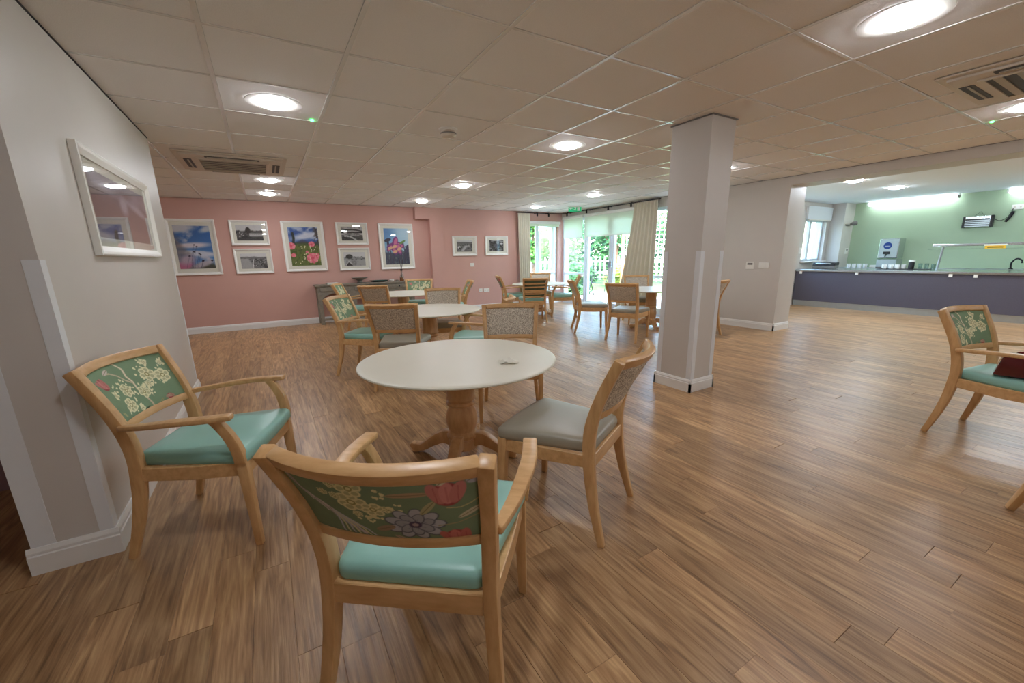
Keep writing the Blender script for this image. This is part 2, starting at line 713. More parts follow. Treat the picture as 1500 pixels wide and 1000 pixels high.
for i, (s_, (x0, x1, y0, y1)) in enumerate(ranked):
    w, l = x1 - x0 - 0.026, y1 - y0 - 0.022
    if w < 0.02 or l < 0.02:
        continue
    if i < 300 and s_ > 0:
        k = (round(w, 3), round(l, 3))
        if k not in cache:
            cache[k] = MB().box(-w / 2, w / 2, -l / 2, l / 2, 0, 0.018).mesh('ceiling_tile')
        link('ceiling_tile', cache[k], 'tile_fibre', ceiling, ((x0 + x1) / 2, (y0 + y1) / 2, CEIL + 0.004))
    else:
        rest.box(x0 + 0.013, x1 - 0.013, y0 + 0.011, y1 - 0.011, CEIL + 0.004, CEIL + 0.022)
o = rest.build('remaining_tiles', 'tile_fibre', ceiling)
o['kind'] = 'stuff'


def skirt(mb, p0, p1, n, e0=0.0, e1=0.0, h=0.12):
    """skirting board moulding along a wall foot from p0 to p1, n points into the room"""
    p0, p1, n = Vector(p0), Vector(p1), Vector(n)
    t = (p1 - p0).normalized()
    p0, p1 = p0 - t * e0, p1 + t * e1
    pr = [(0, 0), (.018, 0), (.018, h - .035), (.0135, h - .03), (.0135, h - .018), (.006, h), (0, h)]
    m = len(pr)
    vs = []
    for q in (p0, p1):
        vs += [(q.x + n.x * d, q.y + n.y * d, z) for d, z in pr]
    fs = [tuple(range(m))[::-1], tuple(range(m, 2 * m))] + [(i, (i + 1) % m, (i + 1) % m + m, i + m) for i in range(m)]
    mb.add(vs, fs)


TOPW = CEIL + 0.02


def angle(mb, x, y, sx, sy, lx, ly, z0, z1, e=0.0025, i=0.0005):
    """L-shaped corner guard wrapped round a wall corner; sx, sy point into the wall"""
    mb.prism([(x - sx * e, y - sy * e), (x + sx * lx, y - sy * e), (x + sx * lx, y + sy * i), (x + sx * i, y + sy * i), (x + sx * i, y + sy * ly), (x - sx * e, y + sy * ly)], 'z', z0, z1)


# left wall block with the framed landscape, its end faces the camera
WT = 0.262
w = MB().box(XL - WT, XL, 2.34, 5.12, 0, TOPW)
wl = struct(w.build('wall_left', 'wall_paint'), 'pale greige wall block on the left')
gd = MB()
angle(gd, XL, 2.34, -1, 1, 0.048, 0.05, 0.118, 1.31)
gd.build('corner_guard', 'guard_white', wl)
gd = MB()
angle(gd, XL - WT, 2.34, 1, 1, 0.075, 0.05, 0.118, 1.31)
gd.build('corner_guard', 'guard_white', wl)
gd = MB()
angle(gd, XL, 5.12, -1, -1, 0.03, 0.035, 0.118, 1.31)
gd.build('corner_guard', 'guard_white', wl)
MB().box(XL - 0.001, XL + 0.003, 2.34, 5.12, CEIL - 0.010, CEIL + 0.001).build('painted_shadow_strip', 'painted_shadow', wl)  # dark strip standing in for the shadow line under the ceiling
b = MB()
skirt(b, (XL, 2.34), (XL, 5.12), (1, 0), 0.0, 0.018)
skirt(b, (XL - WT, 2.34), (XL, 2.34), (0, -1), 0.018, 0.018)
skirt(b, (XL - WT, 5.12), (XL, 5.12), (0, 1), 0.018, 0.0)
struct(b.build('baseboard_left', 'gloss_white'))

# lobby wall seen past the block, outer walls, wall behind the camera
struct(MB().box(X_OUT, XL - WT - 0.002, 3.40, 3.6, 0, TOPW).build('wall_lobby', 'wall_lobby'))
struct(MB().box(X_OUT - 0.2, X_OUT, Y_REAR, YP + 0.3, 0, TOPW).build('wall_outer_left', 'wall_paint'))
struct(MB().box(X_OUT - 0.2, KX + 0.2, Y_REAR - 0.2, Y_REAR, 0, TOPW).build('wall_rear', 'wall_paint'))

# pink back wall: window hole at its right end
WX0, WX1, WZ0, WZ1 = 6.00, 6.98, 0.40, 2.12
w = MB()
w.box(X_OUT, 3.02, YP, YP + 0.3, 0, TOPW)
w.box(3.02, 3.66, YP, YP + 0.3, 0, TOPW)
w.box(3.66, WX0, YQ, YP + 0.3, 0, TOPW)
w.box(WX0, WX1, YQ, YP + 0.3, 0, WZ0)
w.box(WX0, WX1, YQ, YP + 0.3, WZ1, TOPW)
w.box(WX1, XR + 0.25, YQ, YP + 0.3, 0, TOPW)
struct(w.build('wall_back', 'wall_pink'), 'dusky pink back wall')
w = MB().box(3.347, 3.665, 9.272, YP + 0.01, 0, TOPW)
w.box(3.02, 3.347, 9.272, YP + 0.01, 2.134, TOPW)
struct(w.build('trim_1', 'wall_pink'), 'pink boxed-in pipe casing on the back wall')
b = MB()
skirt(b, (X_OUT, YP), (3.347, YP), (0, -1))
struct(b.build('baseboard_back', 'gloss_white'))
b = MB()
skirt(b, (3.665, YQ), (XR, YQ), (0, -1))
skirt(b, (3.347, 9.272), (3.665, 9.272), (0, -1), 0.018, 0.0)
struct(b.build('baseboard_back_far', 'gloss_white'))

# right wall up to the kitchen opening, header above the opening
RY, RX2 = 3.565, 7.55
struct(MB().box(XR, RX2, RY, 5.46, 0, TOPW).build('wall_right', 'wall_paint'), 'greige wall beside the kitchen opening')
struct(MB().box(XR, RX2, Y_REAR, RY, 2.262, TOPW).build('trim_2', 'wall_paint'), 'greige header above the kitchen opening')
b = MB()
skirt(b, (XR, RY), (XR, 5.46), (-1, 0), 0.018, 0.0)
skirt(b, (XR, RY), (RX2, RY), (0, -1), 0.018, 0.0)
struct(b.build('baseboard_right', 'gloss_white'))

# free-standing column with white corner guards
CX0, CX1, CY0, CY1 = 3.309, 3.629, 2.335, 2.727
colm = struct(MB().box(CX0, CX1, CY0, CY1, 0, TOPW).build('column', 'wall_paint'), 'square greige column with white corner guards')
for gx, sx in ((CX0, 1), (CX1, -1)):
    for gy, sy in ((CY0, 1), (CY1, -1)):
        g = MB()
        angle(g, gx, gy, sx, sy, 0.05, 0.05, 0.118, 1.30)
        g.build('corner_guard', 'guard_white', colm)
b = MB()
skirt(b, (CX0, CY0), (CX0, CY1), (-1, 0), .018, .018)
skirt(b, (CX1, CY0), (CX1, CY1), (1, 0), .018, .018)
skirt(b, (CX0, CY0), (CX1, CY0), (0, -1), .018, .018)
skirt(b, (CX0, CY1), (CX1, CY1), (0, 1), .018, .018)
b.build('skirting', 'gloss_white', colm)
t_ = MB()
t_.box(CX0 - .012, CX1 + .012, CY0 - .012, CY1 + .012, CEIL - 0.006, CEIL + 0.002)
t_.build('edge_trim', 'plastic_grey', colm)

# kitchen shell
KC = 2.38
struct(MB().box(RX2, KX + 0.2, Y_REAR, KY + 0.25, KC, KC + 0.3).build('ceiling_kitchen', 'plaster_white'))
struct(MB().box(KX, KX + 0.2, Y_REAR, KY + 0.25, 0, KC).build('wall_kitchen', 'wall_green'), 'pale green kitchen wall')
KW = (11.10, 12.12, 1.03, 2.0)
w = MB()
K2 = (8.0, 10.7, 0.95, 2.1)  # hole for the unseen window added for daylight
w.box(RX2, K2[0], KY, KY + 0.25, 0, KC)
w.box(K2[1], KW[0], KY, KY + 0.25, 0, KC)
w.box(K2[0], K2[1], KY, KY + 0.25, 0, K2[2])
w.box(K2[0], K2[1], KY, KY + 0.25, K2[3], KC)
w.box(KW[1], KX, KY, KY + 0.25, 0, KC)
w.box(KW[0], KW[1], KY, KY + 0.25, 0, KW[2])
w.box(KW[0], KW[1], KY, KY + 0.25, KW[3], KC)
struct(w.build('wall_kitchen_side', 'wall_paint'))
struct(MB().box(12.28, KX, 4.86, KY, 0, KC).build('trim_3', 'wall_paint'), 'boxed-in pipe casing in the kitchen corner')

# glazed wall with french doors on the right, lintel above
struct(MB().box(XR, XR + 0.25, 5.46, YP + 0.3, 2.20, TOPW).build('trim_4', 'wall_paint'), 'white lintel over the french doors')


def glazed(name, axis, at, spans, z0, z1, fw=0.045, dp=0.07, transom=None, bottom=None, label=None):
    """upvc unit: frame bars and panes; axis 'x' = the unit runs along x at y=at"""
    def bx(mb, a, b_, za, zb, d0, d1):
        if axis == 'x':
            mb.box(a, b_, at + d0, at + d1, za, zb)
        else:
            mb.box(at + d0, at + d1, a, b_, za, zb)
    f = MB()
    bz = z0 + (bottom or fw)
    a0, a1 = spans[0][0], spans[-1][1]
    bx(f, a0, a1, z0, bz, 0, dp)
    bx(f, a0, a1, z1 - fw, z1, 0, dp)
    for s in spans:
        bx(f, s[0], s[0] + fw, bz, z1 - fw, 0.0, dp)
        bx(f, s[1] - fw, s[1], bz, z1 - fw, 0.0, dp)
        if transom:
            bx(f, s[0] + fw, s[1] - fw, transom - fw / 2, transom + fw / 2, 0.0, dp)
    r = struct(f.build(name, 'upvc'), label)
    for s in spans:
        cuts = [(bz, z1 - fw)] if not transom else [(bz, transom - fw / 2), (transom + fw / 2, z1 - fw)]
        for c0, c1 in cuts:
            p = MB()
            bx(p, s[0] + fw + .001, s[1] - fw - .001, c0 + .001, c1 - .001, dp * 0.4, dp * 0.4 + 0.012)
            p.build('pane', 'window_glass', r)
    return r


glazed('window_1', 'x', 9.38, [(WX0, 6.34), (6.34, WX1)], WZ0, WZ1, 0.04, 0.06, transom=0.80, label='white window at the end of the pink wall')
glazed('window_2', 'y', XR + 0.03, [(8.34, 9.27)], 0.0, 2.20, 0.06, 0.08, transom=0.80, bottom=0.14, label='fixed glazed panel beside the french doors')
d1 = glazed('door_1', 'y', XR + 0.03, [(7.42, 8.32)], 0.0, 2.20, 0.07, 0.08, bottom=0.12, label='white french door left leaf')
d2 = glazed('door_2', 'y', XR + 0.03, [(6.50, 7.40)], 0.0, 2.20, 0.07, 0.08, bottom=0.12, label='white french door right leaf')
glazed('window_3', 'y', XR + 0.03, [(5.47, 6.48)], 0.0, 2.20, 0.06, 0.08, transom=0.80, bottom=0.14, label='fixed glazed panel behind the right curtain')
MB().box(XR - 0.02, XR + 0.03, 7.445, 7.465, 0.98, 1.12).build('door_handle', 'steel', d1, 0.004)
MB().box(XR - 0.02, XR + 0.03, 7.355, 7.375, 0.98, 1.12).build('door_handle', 'steel', d2, 0.004)
# opened casement of window 1, tilted outwards
cs = struct(MB().box(0, 0.5, -0.02, 0.02, 0, 0.045).box(0, 0.5, -0.02, 0.02, 1.2, 1.245).box(0, 0.04, -0.02, 0.02, 0.045, 1.2).box(0.46, 0.5, -0.02, 0.02, 0.045, 1.2).build('window_4', 'upvc', loc=(6.97, 9.47, 0.83)), 'opened casement of the corner window')
MB().box(0.041, 0.459, -0.005, 0.005, 0.046, 1.199).build('pane', 'window_glass', cs)
cs.rotation_euler = (0, 0, math.radians(112))
struct(MB().box(WX0 - 0.04, WX1, 9.20, 9.38, WZ0 - 0.03, WZ0).build('trim_5', 'gloss_white', bevel=0.006), 'white sill of the corner window')
# kitchen window
glazed('window_5', 'x', KY + 0.08, [(KW[0], KW[0] + 0.42), (KW[0] + 0.42, KW[1])], KW[2], KW[3], 0.05, 0.06, label='white kitchen window')
struct(MB().box(KW[0] - 0.04, KW[1] + 0.04, KY - 0.1, KY + 0.08, KW[2] - 0.03, KW[2]).build('trim_6', 'gloss_white', bevel=0.005), 'white sill of the kitchen window')
glazed('added_window', 'x', KY + 0.08, [(K2[0], 9.35), (9.35, K2[1])], K2[2], K2[3], 0.05, 0.06, label='wide unseen kitchen window added for daylight round the corner')  # never in view, added to bring daylight into the kitchen
# ------------------------------------------------------------------ lamps in the ceiling


def downlight(x, y, label, z=CEIL, grp='round recessed ceiling lights'):
    t = thing('ceiling_downlight', label, 'ceiling light', (x, y, z), 0, grp)
    MB().lathe([(0.111, -0.0035), (0.15, -0.0045), (0.179, -0.0035), (0.182, 0.0)], seg=40, close=False).build('trim_ring', 'plastic_white', t, smooth=0.7)
    MB().lathe([(0.0, -0.034), (0.05, -0.031), (0.088, -0.022), (0.108, -0.010), (0.112, -0.003)], seg=32, close=False).build('lens', 'lamp_lens_kitchen' if z == KC else 'lamp_lens', t, smooth=0.7)
    return t


LX = (0.2165, 2.8565, 5.4965)
downlight(LX[0], 3.661, 'round ceiling light left of the smoke detector, over the left wall picture')
downlight(LX[0], 6.96, 'round ceiling light just beyond the left air conditioner, nearer of two')
downlight(LX[0], 8.32, 'round ceiling light by the pink wall beyond the left air conditioner')
downlight(LX[1], 6.30, 'round ceiling light in the middle, over the second round table')
downlight(LX[1], 8.28, 'round ceiling light close to the boxed corner of the pink wall')
downlight(LX[1], 3.661, 'round ceiling light with bright rim just left of the column')
downlight(5.56, 6.30, 'round ceiling light in front of the green exit sign')
downlight(5.56, 8.28, 'round ceiling light in the far corner near the left curtain')
downlight(LX[1], 1.02, 'large round ceiling light at the top right, nearest the camera')
downlight(LX[2], 1.02, 'round ceiling light at the right edge beside the air conditioner')
downlight(LX[2], 3.661, 'round ceiling light hidden behind the column')
for xx, yy, lab in ((LX[0], 1.02, 'directly above the camera, unseen, added for light'), (LX[0], -1.62, 'behind the camera, leftmost of three unseen, added for light'),
                    (LX[1], -1.62, 'behind the camera, middle of three unseen, added for light'), (LX[2], -1.62, 'behind the camera, rightmost of three unseen, added for light'),
                    (-2.2, 6.96, 'hidden behind the left wall block')):
    downlight(xx, yy, 'round ceiling light ' + lab)  # the unseen lights here are added to brighten the room
downlight(8.47, 3.295, 'kitchen ceiling light nearest the opening', KC, 'kitchen ceiling lights')
downlight(10.17, 3.295, 'kitchen ceiling light nearer the green wall', KC, 'kitchen ceiling lights')
downlight(10.17, 1.10, 'unseen kitchen ceiling light above the gantry, added for light', KC, 'kitchen ceiling lights')  # out of view, added to brighten the kitchen
downlight(10.17, -1.1, 'unseen kitchen ceiling light farthest right, added for light', KC, 'kitchen ceiling lights')  # another unseen light added for a brighter kitchen
downlight(8.47, 1.10, 'kitchen ceiling light at the right edge of the picture', KC, 'kitchen ceiling lights')
for i, (y0, y1) in enumerate(((3.03, 4.58), (0.85, 2.38))):
    t = thing('strip_light', ['long white strip light over the water boiler', 'long white strip light at the right edge above the wall heater'][i], 'strip light', (12.66, (y0 + y1) / 2, KC), 0, 'kitchen strip lights')
    h = (y1 - y0) / 2
    MB().box(-0.025, 0.025, -h, h, -0.035, 0).build('housing', 'plastic_white', t, 0.004)
    MB().box(-0.04, 0.04, -h + 0.03, h - 0.03, -0.10, -0.035).build('diffuser', 'lamp_batten', t, 0.015)
    MB().box(-0.045, 0.045, -h, -h + 0.03, -0.09, -0.03).build('end_cap', 'plastic_grey', t)
    MB().box(-0.045, 0.045, h - 0.03, h, -0.09, -0.03).build('end_cap', 'plastic_white', t)

# ------------------------------------------------------------------ chairs
POST = [(.236, -.272, 0), (.228, -.246, .09), (.220, -.223, .18), (.213, -.204, .28), (.209, -.193, .38), (.208, -.189, .46), (.210, -.195, .54),
        (.214, -.213, .62), (.219, -.241, .70), (.225, -.276, .78), (.233, -.320, .872)]


def post_at(z):
    for a, b in zip(POST[:-1], POST[1:]):
        if a[2] <= z <= b[2]:
            t = (z - a[2]) / (b[2] - a[2])
            return a[0] + (b[0] - a[0]) * t, a[1] + (b[1] - a[1]) * t
    return POST[-1][0], POST[-1][1]


def bow(x, hw, amt):
    return -amt * (1 - (x / hw) ** 2)


def rail_path(z, amt, n=11, inset=0.0):
    hw, y = post_at(z)
    hw -= inset
    return [(-hw + 2 * hw * i / (n - 1), y + bow(-hw + 2 * hw * i / (n - 1), hw, amt), z) for i in range(n)]


def refine(pts, k=4):
    """Catmull-Rom through points"""
    P = [Vector(p) for p in pts]
    out = []
    for i in range(len(P) - 1):
        p0, p1, p2, p3 = P[max(i - 1, 0)], P[i], P[i + 1], P[min(i + 2, len(P) - 1)]
        for j in range(k):
            t = j / k
            out.append(0.5 * ((2 * p1) + (p2 - p0) * t + (2 * p0 - 5 * p1 + 4 * p2 - p3) * t * t + (-p0 + 3 * p1 - 3 * p2 + p3) * t ** 3))
    out.append(P[-1])
    return out


def lerp_list(vals, n):
    return [float(v) for v in np.interp(np.linspace(0, len(vals) - 1, n), range(len(vals)), vals)]


def rear_leg_mesh(s):
    p = refine([(s * a, b, c) for a, b, c in POST], 3)
    n = len(p)
    return MB().sweep(p, lerp_list([.028, .034, .036, .036, .034, .036], n), lerp_list([.030, .042, .052, .053, .047, .042], n), (1, 0, 0)).mesh('rear_leg', 0.005, 2, 0.6)


def front_leg_mesh(s):
    p = [(s * .238, .258, 0), (s * .236, .252, .2), (s * .234, .245, .425)]
    return MB().sweep(p, [.028, .034, .04], [.03, .038, .046], (1, 0, 0)).mesh('front_leg', 0.004, 2, 0.6)


def arm_support_mesh(s):
    p = refine([(s * .238, .247, .425), (s * .246, .243, .49), (s * .254, .224, .56), (s * .259, .19, .625), (s * .26, .17, .645)], 3)
    n = len(p)
    return MB().sweep(p, lerp_list([.036, .030, .028], n), lerp_list([.046, .042, .036], n), (1, 0, 0)).mesh('arm_support', 0.004, 2, 0.6)


def arm_mesh(s):
    p = refine([(s * .222, -.205, .616), (s * .248, -.09, .627), (s * .265, .04, .640), (s * .270, .14, .645), (s * .262, .255, .648)], 4)
    n = len(p)
    return MB().sweep(p, lerp_list([.026, .036, .044, .046, .044], n), .024, (1, 0, 0)).mesh('arm', 0.006, 2, 0.6)


def top_rail_mesh():
    p = rail_path(.855, .060, 15, .016)
    up = Vector((0, -.054, .092)).normalized()
    return MB().sweep(p, .042, .034, tuple(up)).mesh('top_rail', 0.005, 2, 0.6)


def low_rail_mesh(z=.603, h=.036):
    p = rail_path(z, .034, 11, .015)
    return MB().sweep(p, h, .026, (0, -.3, .95)).mesh('lower_rail', 0.004, 2, 0.6)


def frame_mesh():
    m = MB()
    m.box(-.215, .215, .238, .262, .355, .423)
    m.box(-.195, .195, -.212, -.186, .355, .423)
    for s in (-1, 1):
        m.sweep([(s * .209, -.19, .392), (s * .226, .05, .385), (s * .232, .245, .390)], .024, [.062, .066, .066], (1, 0, 0))
    return m.mesh('seat_frame', 0.003, 1, 0.6)


def seat_mesh():
    out = []
    corners = [(-.188, -.200), (.188, -.200), (.262, .275), (-.262, .275)]
    # rounded trapezoid outline
    ctr = (0, .07)
    ring = []
    for i, (cx, cy) in enumerate(corners):
        pv, nx = corners[i - 1], corners[(i + 1) % 4]
        r = 0.03 if i < 2 else 0.035
        a = Vector((pv[0] - cx, pv[1] - cy)).normalized() * r
        b = Vector((nx[0] - cx, nx[1] - cy)).normalized() * r
        for t in (0, .25, .5, .75, 1):
            q = (1 - t) ** 2 * (Vector((cx, cy)) + a) + 2 * t * (1 - t) * Vector((cx, cy)) + t * t * (Vector((cx, cy)) + b)
            ring.append((q.x, q.y))
        # extra points on the long edges keep the crown smooth
        e0 = Vector((cx, cy)) + b
        e1 = Vector(nx) + Vector((cx - nx[0], cy - nx[1])).normalized() * 0.033
        for t in (.25, .5, .75):
            q = e0.lerp(e1, t)
            push = 0.012 * (1 - (2 * t - 1) ** 2) if i == 2 else 0
            ring.append((q.x, q.y + push))
    lay = [(.418, .965), (.426, .992), (.438, 1.0), (.456, .998), (.468, .982), (.476, .95), (.482, .85), (.486, .6), (.487, .3)]
    m = MB()
    n = len(ring)
    vs = [(ctr[0] + (x - ctr[0]) * k, ctr[1] + (y - ctr[1]) * k, z) for z, k in lay for x, y in ring]
    fs = [(l * n + i, l * n + (i + 1) % n, (l + 1) * n + (i + 1) % n, (l + 1) * n + i) for l in range(len(lay) - 1) for i in range(n)]
    fs.append(tuple(range(n))[::-1])
    fs.append(tuple(range((len(lay) - 1) * n, len(lay) * n)))
    m.add(vs, fs)
    return m.mesh('seat', 0, 2, 0.9)


PZ0, PZ1 = .612, .842


def panel_mesh(name, nu, nv, front=None, back=None, swell=.012):
    vs, fs = [], []

    def P(u, v, side):
        z = PZ0 + (PZ1 - PZ0) * v
        hw, y = post_at(z)
        hw -= .012
        x = -hw + 2 * hw * u
        amt = .034 + (.060 - .034) * v
        edge = (1 - abs(2 * u - 1) ** 6) * (1 - abs(2 * v - 1) ** 6)
        return (x, y + bow(x, hw, amt) + side * (.006 + swell * edge), z)
    for side in (1, -1):
        for j in range(nv):
            for i in range(nu):
                vs.append(P(i / (nu - 1), j / (nv - 1), side))
    N = nu * nv
    for j in range(nv - 1):
        for i in range(nu - 1):
            a = j * nu + i
            fs.append((a + 1, a, a + nu, a + nu + 1))
            a += N
            fs.append((a, a + 1, a + nu + 1, a + nu))
    me = MB().add(vs, fs).mesh(name, 0, 2, 1.2)
    if front is not None:
        cf = front.colors()[:, ::-1].reshape(-1, 3)     # seen from the front, left of the design is the sitter's left
        cbk = back.colors().reshape(-1, 3)
        set_print(me, np.vstack([cf, cbk]))
    return me


CREAM, PINK, DPINK, SAGE = (234, 228, 188), (222, 142, 134), (160, 76, 76), (126, 150, 118)


def blossom(c, x, y, r, rnd, petals=6, col=CREAM, core=(150, 146, 96)):
    for k in range(petals):
        a = 2 * math.pi * k / petals + rnd.random() * .4
        px, py = x + math.cos(a) * r * .62 / c.asp, y + math.sin(a) * r * .62
        c.ell(px, py, r * .44, r * .40, col)
        c.ell(px, py, r * .27, r * .24, tuple(0.5 * (u + v) for u, v in zip(col, (120, 128, 88))), k=.8)
    c.ell(x, y, r * .30, r * .30, core)
    c.ell(x, y, r * .17, r * .17, col)


def specks(c, x, y, r, n, rnd, col=CREAM):
    for _ in range(n):
        a, d = rnd.random() * 6.28, r * (.5 + rnd.random() * .6)
        c.ell(x + math.cos(a) * d / c.asp, y + math.sin(a) * d, .017 + .014 * rnd.random(), .012 + .012 * rnd.random(), col, rnd.random() * 3)


def tulip(c, x, y, r, rot=0.0, col=PINK, dark=DPINK):
    c.ell(x, y, r * .62, r * .78, dark, rot)
    for s in (-.42, 0, .42):
        c.ell(x + s * r / c.asp, y + r * .08, r * .30, r * .72, tuple(0.88 * v + 12 * (s == 0) for v in col), rot - s * .7)
        c.line([(x + s * r / c.asp, y - r * .5), (x + s * r * 1.1 / c.asp, y + r * .5)], .004, dark, .6)


def peony(c, x, y, r):
    g = (176, 178, 184)
    for ring, (rad, n, sz) in enumerate(((.74, 9, .42), (.42, 7, .36))):
        for k in range(n):
            a = 2 * math.pi * k / n + ring * .3
            px, py = x + math.cos(a) * r * rad / c.asp, y + math.sin(a) * r * rad * .85
            c.ell(px, py, r * sz, r * sz * .66, (92, 94, 106), a, k=.9)
            c.ell(px, py + .004, r * sz * .86, r * sz * .54, tuple(v - 18 * ring for v in g), a)
            c.line([(x + math.cos(a) * r * rad * .6 / c.asp, y + math.sin(a) * r * rad * .5), (px, py)], .004, (110, 112, 124), .6)
    c.ell(x, y, r * .24, r * .2, (84, 74, 96))
    c.ell(x, y, r * .12, r * .1, (170, 150, 150))


def leaf(c, x, y, l, w, rot, col=(164, 166, 120)):
    c.ell(x, y, l, w, col, rot)
    c.line([(x - math.cos(rot) * l * .9 / c.asp, y - math.sin(rot) * l * .9), (x + math.cos(rot) * l * .9 / c.asp, y + math.sin(rot) * l * .9)], .004, (110, 104, 70), .8)


def design_front(w, h):
    rnd = random.Random(5)
    c = Canvas(w, h, SAGE)
    n = c.noise(6, 4, 2)
    c.a *= (0.95 + 0.1 * n)[..., None]
    br = (206, 190, 160)
    c.line([(.50, 1.0), (.53, .86), (.50, .72), (.52, .60), (.505, .45), (.52, .3), (.55, .12), (.56, 0)], .022, br)
    c.line([(.50, 1.0), (.53, .86), (.50, .72), (.52, .60), (.505, .45)], .012, (232, 222, 196))
    c.line([(.51, .58), (.46, .66), (.42, .78), (.36, .86), (.30, .88)], .015, br)
    c.line([(.52, .3), (.60, .34), (.62, .22)], .006, br)
    leaf(c, .33, .9, .10, .03, .3, (214, 200, 190))
    tulip(c, .16, .74, .15, .5)
    for x, y, r in ((.37, .50, .13), (.28, .25, .14), (.55, .36, .125), (.72, .64, .15), (.86, .54, .15), (.66, .46, .07), (.78, .88, .06), (.40, .10, .06), (.20, .50, .05), (.92, .80, .06)):
        blossom(c, x, y, r, rnd)
        specks(c, x, y, r * 1.5, 8, rnd)
    for x, y in ((.33, .62), (.27, .60), (.66, .40), (.64, .30), (.22, .14), (.40, .12), (.70, .80)):
        specks(c, x, y, .06, 4, rnd)
    tulip(c, .80, .10, .10, 1.2, (206, 160, 140))
    leaf(c, .68, .08, .07, .02, .5)
    leaf(c, .12, .16, .07, .02, 2.2, (186, 186, 140))
    leaf(c, .46, .06, .09, .018, .2, (60, 80, 60))
    return c


def design_back(w, h):
    rnd = random.Random(9)
    c = Canvas(w, h, (122, 142, 112))
    n = c.noise(6, 4, 3)
    c.a *= (0.95 + 0.1 * n)[..., None]
    # feathery plume lower left
    c.line([(.02, .98), (.10, .74), (.20, .56), (.30, .30), (.36, .10)], .02, (204, 194, 194))
    for k in range(9):
        t = k / 8
        x, y = .06 + .22 * t, .86 - .5 * t
        c.line([(x, y), (x + .03, y - .10), (x + .055 + .02 * t, y - .20 - .12 * t)], .012, (206, 198, 190) if k % 2 else (166, 162, 154))
    for k in range(7):
        c.line([(.24, .46), (.24 + .025 * k, .24 - .01 * k), (.22 + .032 * k, .06)], .011, (210, 206, 164) if k % 2 else (190, 190, 198))
    leaf(c, .08, .84, .09, .03, -1.0, (190, 170, 176))
    for x, y, r in ((.39, .66, .155), (.485, .56, .12), (.42, .88, .13), (.32, .74, .06), (.26, .78, .055), (.56, .57, .06), (.385, .46, .055), (.33, .92, .06)):
        blossom(c, x, y, r, rnd, col=(220, 212, 162))
    for x, y in ((.45, .43), (.60, .60), (.47, .38), (.41, .36), (.54, .80)):
        specks(c, x, y, .07, 6, rnd, (220, 212, 162))
    peony(c, .665, .31, .27)
    leaf(c, .75, .58, .13, .04, .9, (176, 170, 130))
    leaf(c, .50, .24, .12, .045, .35, (160, 138, 114))
    leaf(c, .56, .03, .10, .034, -.9, (186, 170, 150))
    leaf(c, .68, .80, .20, .036, .02, (178, 150, 120))
    tulip(c, .85, .76, .22, 0)
    c.line([(.84, .56), (.90, .54), (.95, .58), (.99, .64)], .008, (190, 180, 130))
    leaf(c, .94, .44, .13, .038, .55, (198, 190, 160))
    c.line([(.78, .28), (.88, .30), (.98, .38)], .008, (160, 150, 114))
    tulip(c, .86, .03, .20, .2, (214, 122, 112))
    leaf(c, .85, .98, .10, .04, .9, (214, 206, 178))
    leaf(c, .97, .93, .07, .06, .4, (182, 182, 192))
    return c


REAR = {s: rear_leg_mesh(s) for s in (-1, 1)}
FRONT = {s: front_leg_mesh(s) for s in (-1, 1)}
SUPP = {s: arm_support_mesh(s) for s in (-1, 1)}
ARM = {s: arm_mesh(s) for s in (-1, 1)}
TOPR, LOWR, FRAME, SEATM = top_rail_mesh(), low_rail_mesh(), frame_mesh(), seat_mesh()
SEATG = SEATM.copy()
PAN_T = panel_mesh('back_panel', 25, 13)
PAN_F = panel_mesh('back_panel', 220, 112, design_front(220, 112), design_back(220, 112))




def widen(me, k):
    m = me.copy()
    n = len(m.vertices)
    a = np.empty(n * 3, np.float32)
    m.vertices.foreach_get('co', a)
    a[0::3] *= k
    m.vertices.foreach_set('co', a)
    m.update()
    return m


SETS = {'side': dict(rear=REAR, front=FRONT, top=TOPR, low=LOWR, frame=FRAME)}
SETS['frame'] = SETS['side']
SETS['arm'] = dict(rear={s: widen(m, 1.1) for s, m in REAR.items()}, front={s: widen(m, 1.1) for s, m in FRONT.items()}, top=widen(TOPR, 1.1), low=widen(LOWR, 1.1), frame=widen(FRAME, 1.1))
SUPP = {s: widen(m, 1.13) for s, m in SUPP.items()}
ARM = {s: widen(m, 1.13) for s, m in ARM.items()}
SEATA, PAN_F = widen(SEATM, 1.1), widen(PAN_F, 1.1)


def chair(kind, name, label, x, y, deg, group):
    t = thing(name, label, 'chair', (x, y, 0), math.radians(deg), group)
    S = SETS[kind]
    for s in (-1, 1):
        link('rear_leg', S['rear'][s], 'beech', t)
        link('front_leg', S['front'][s], 'beech', t)
        if kind == 'arm':
            link('arm_support', SUPP[s], 'beech', t)
            link('arm', ARM[s], 'beech_flat', t)
    link('top_rail', S['top'], 'beech_flat', t)
    link('lower_rail', S['low'], 'beech_flat', t)
    link('seat_frame', S['frame'], 'beech_flat', t)
    if kind == 'arm':
        link('back_panel', PAN_F, 'floral_print', t)['label'] = 'green floral fabric'
        link('seat', SEATA, 'vinyl_teal', t)['label'] = 'teal vinyl seat'
    elif kind == 'side':
        link('back_panel', PAN_T, 'tweed', t)['label'] = 'beige tweed fabric'
        link('seat', SEATG, 'vinyl_grey', t)['label'] = 'grey vinyl seat'
    return t


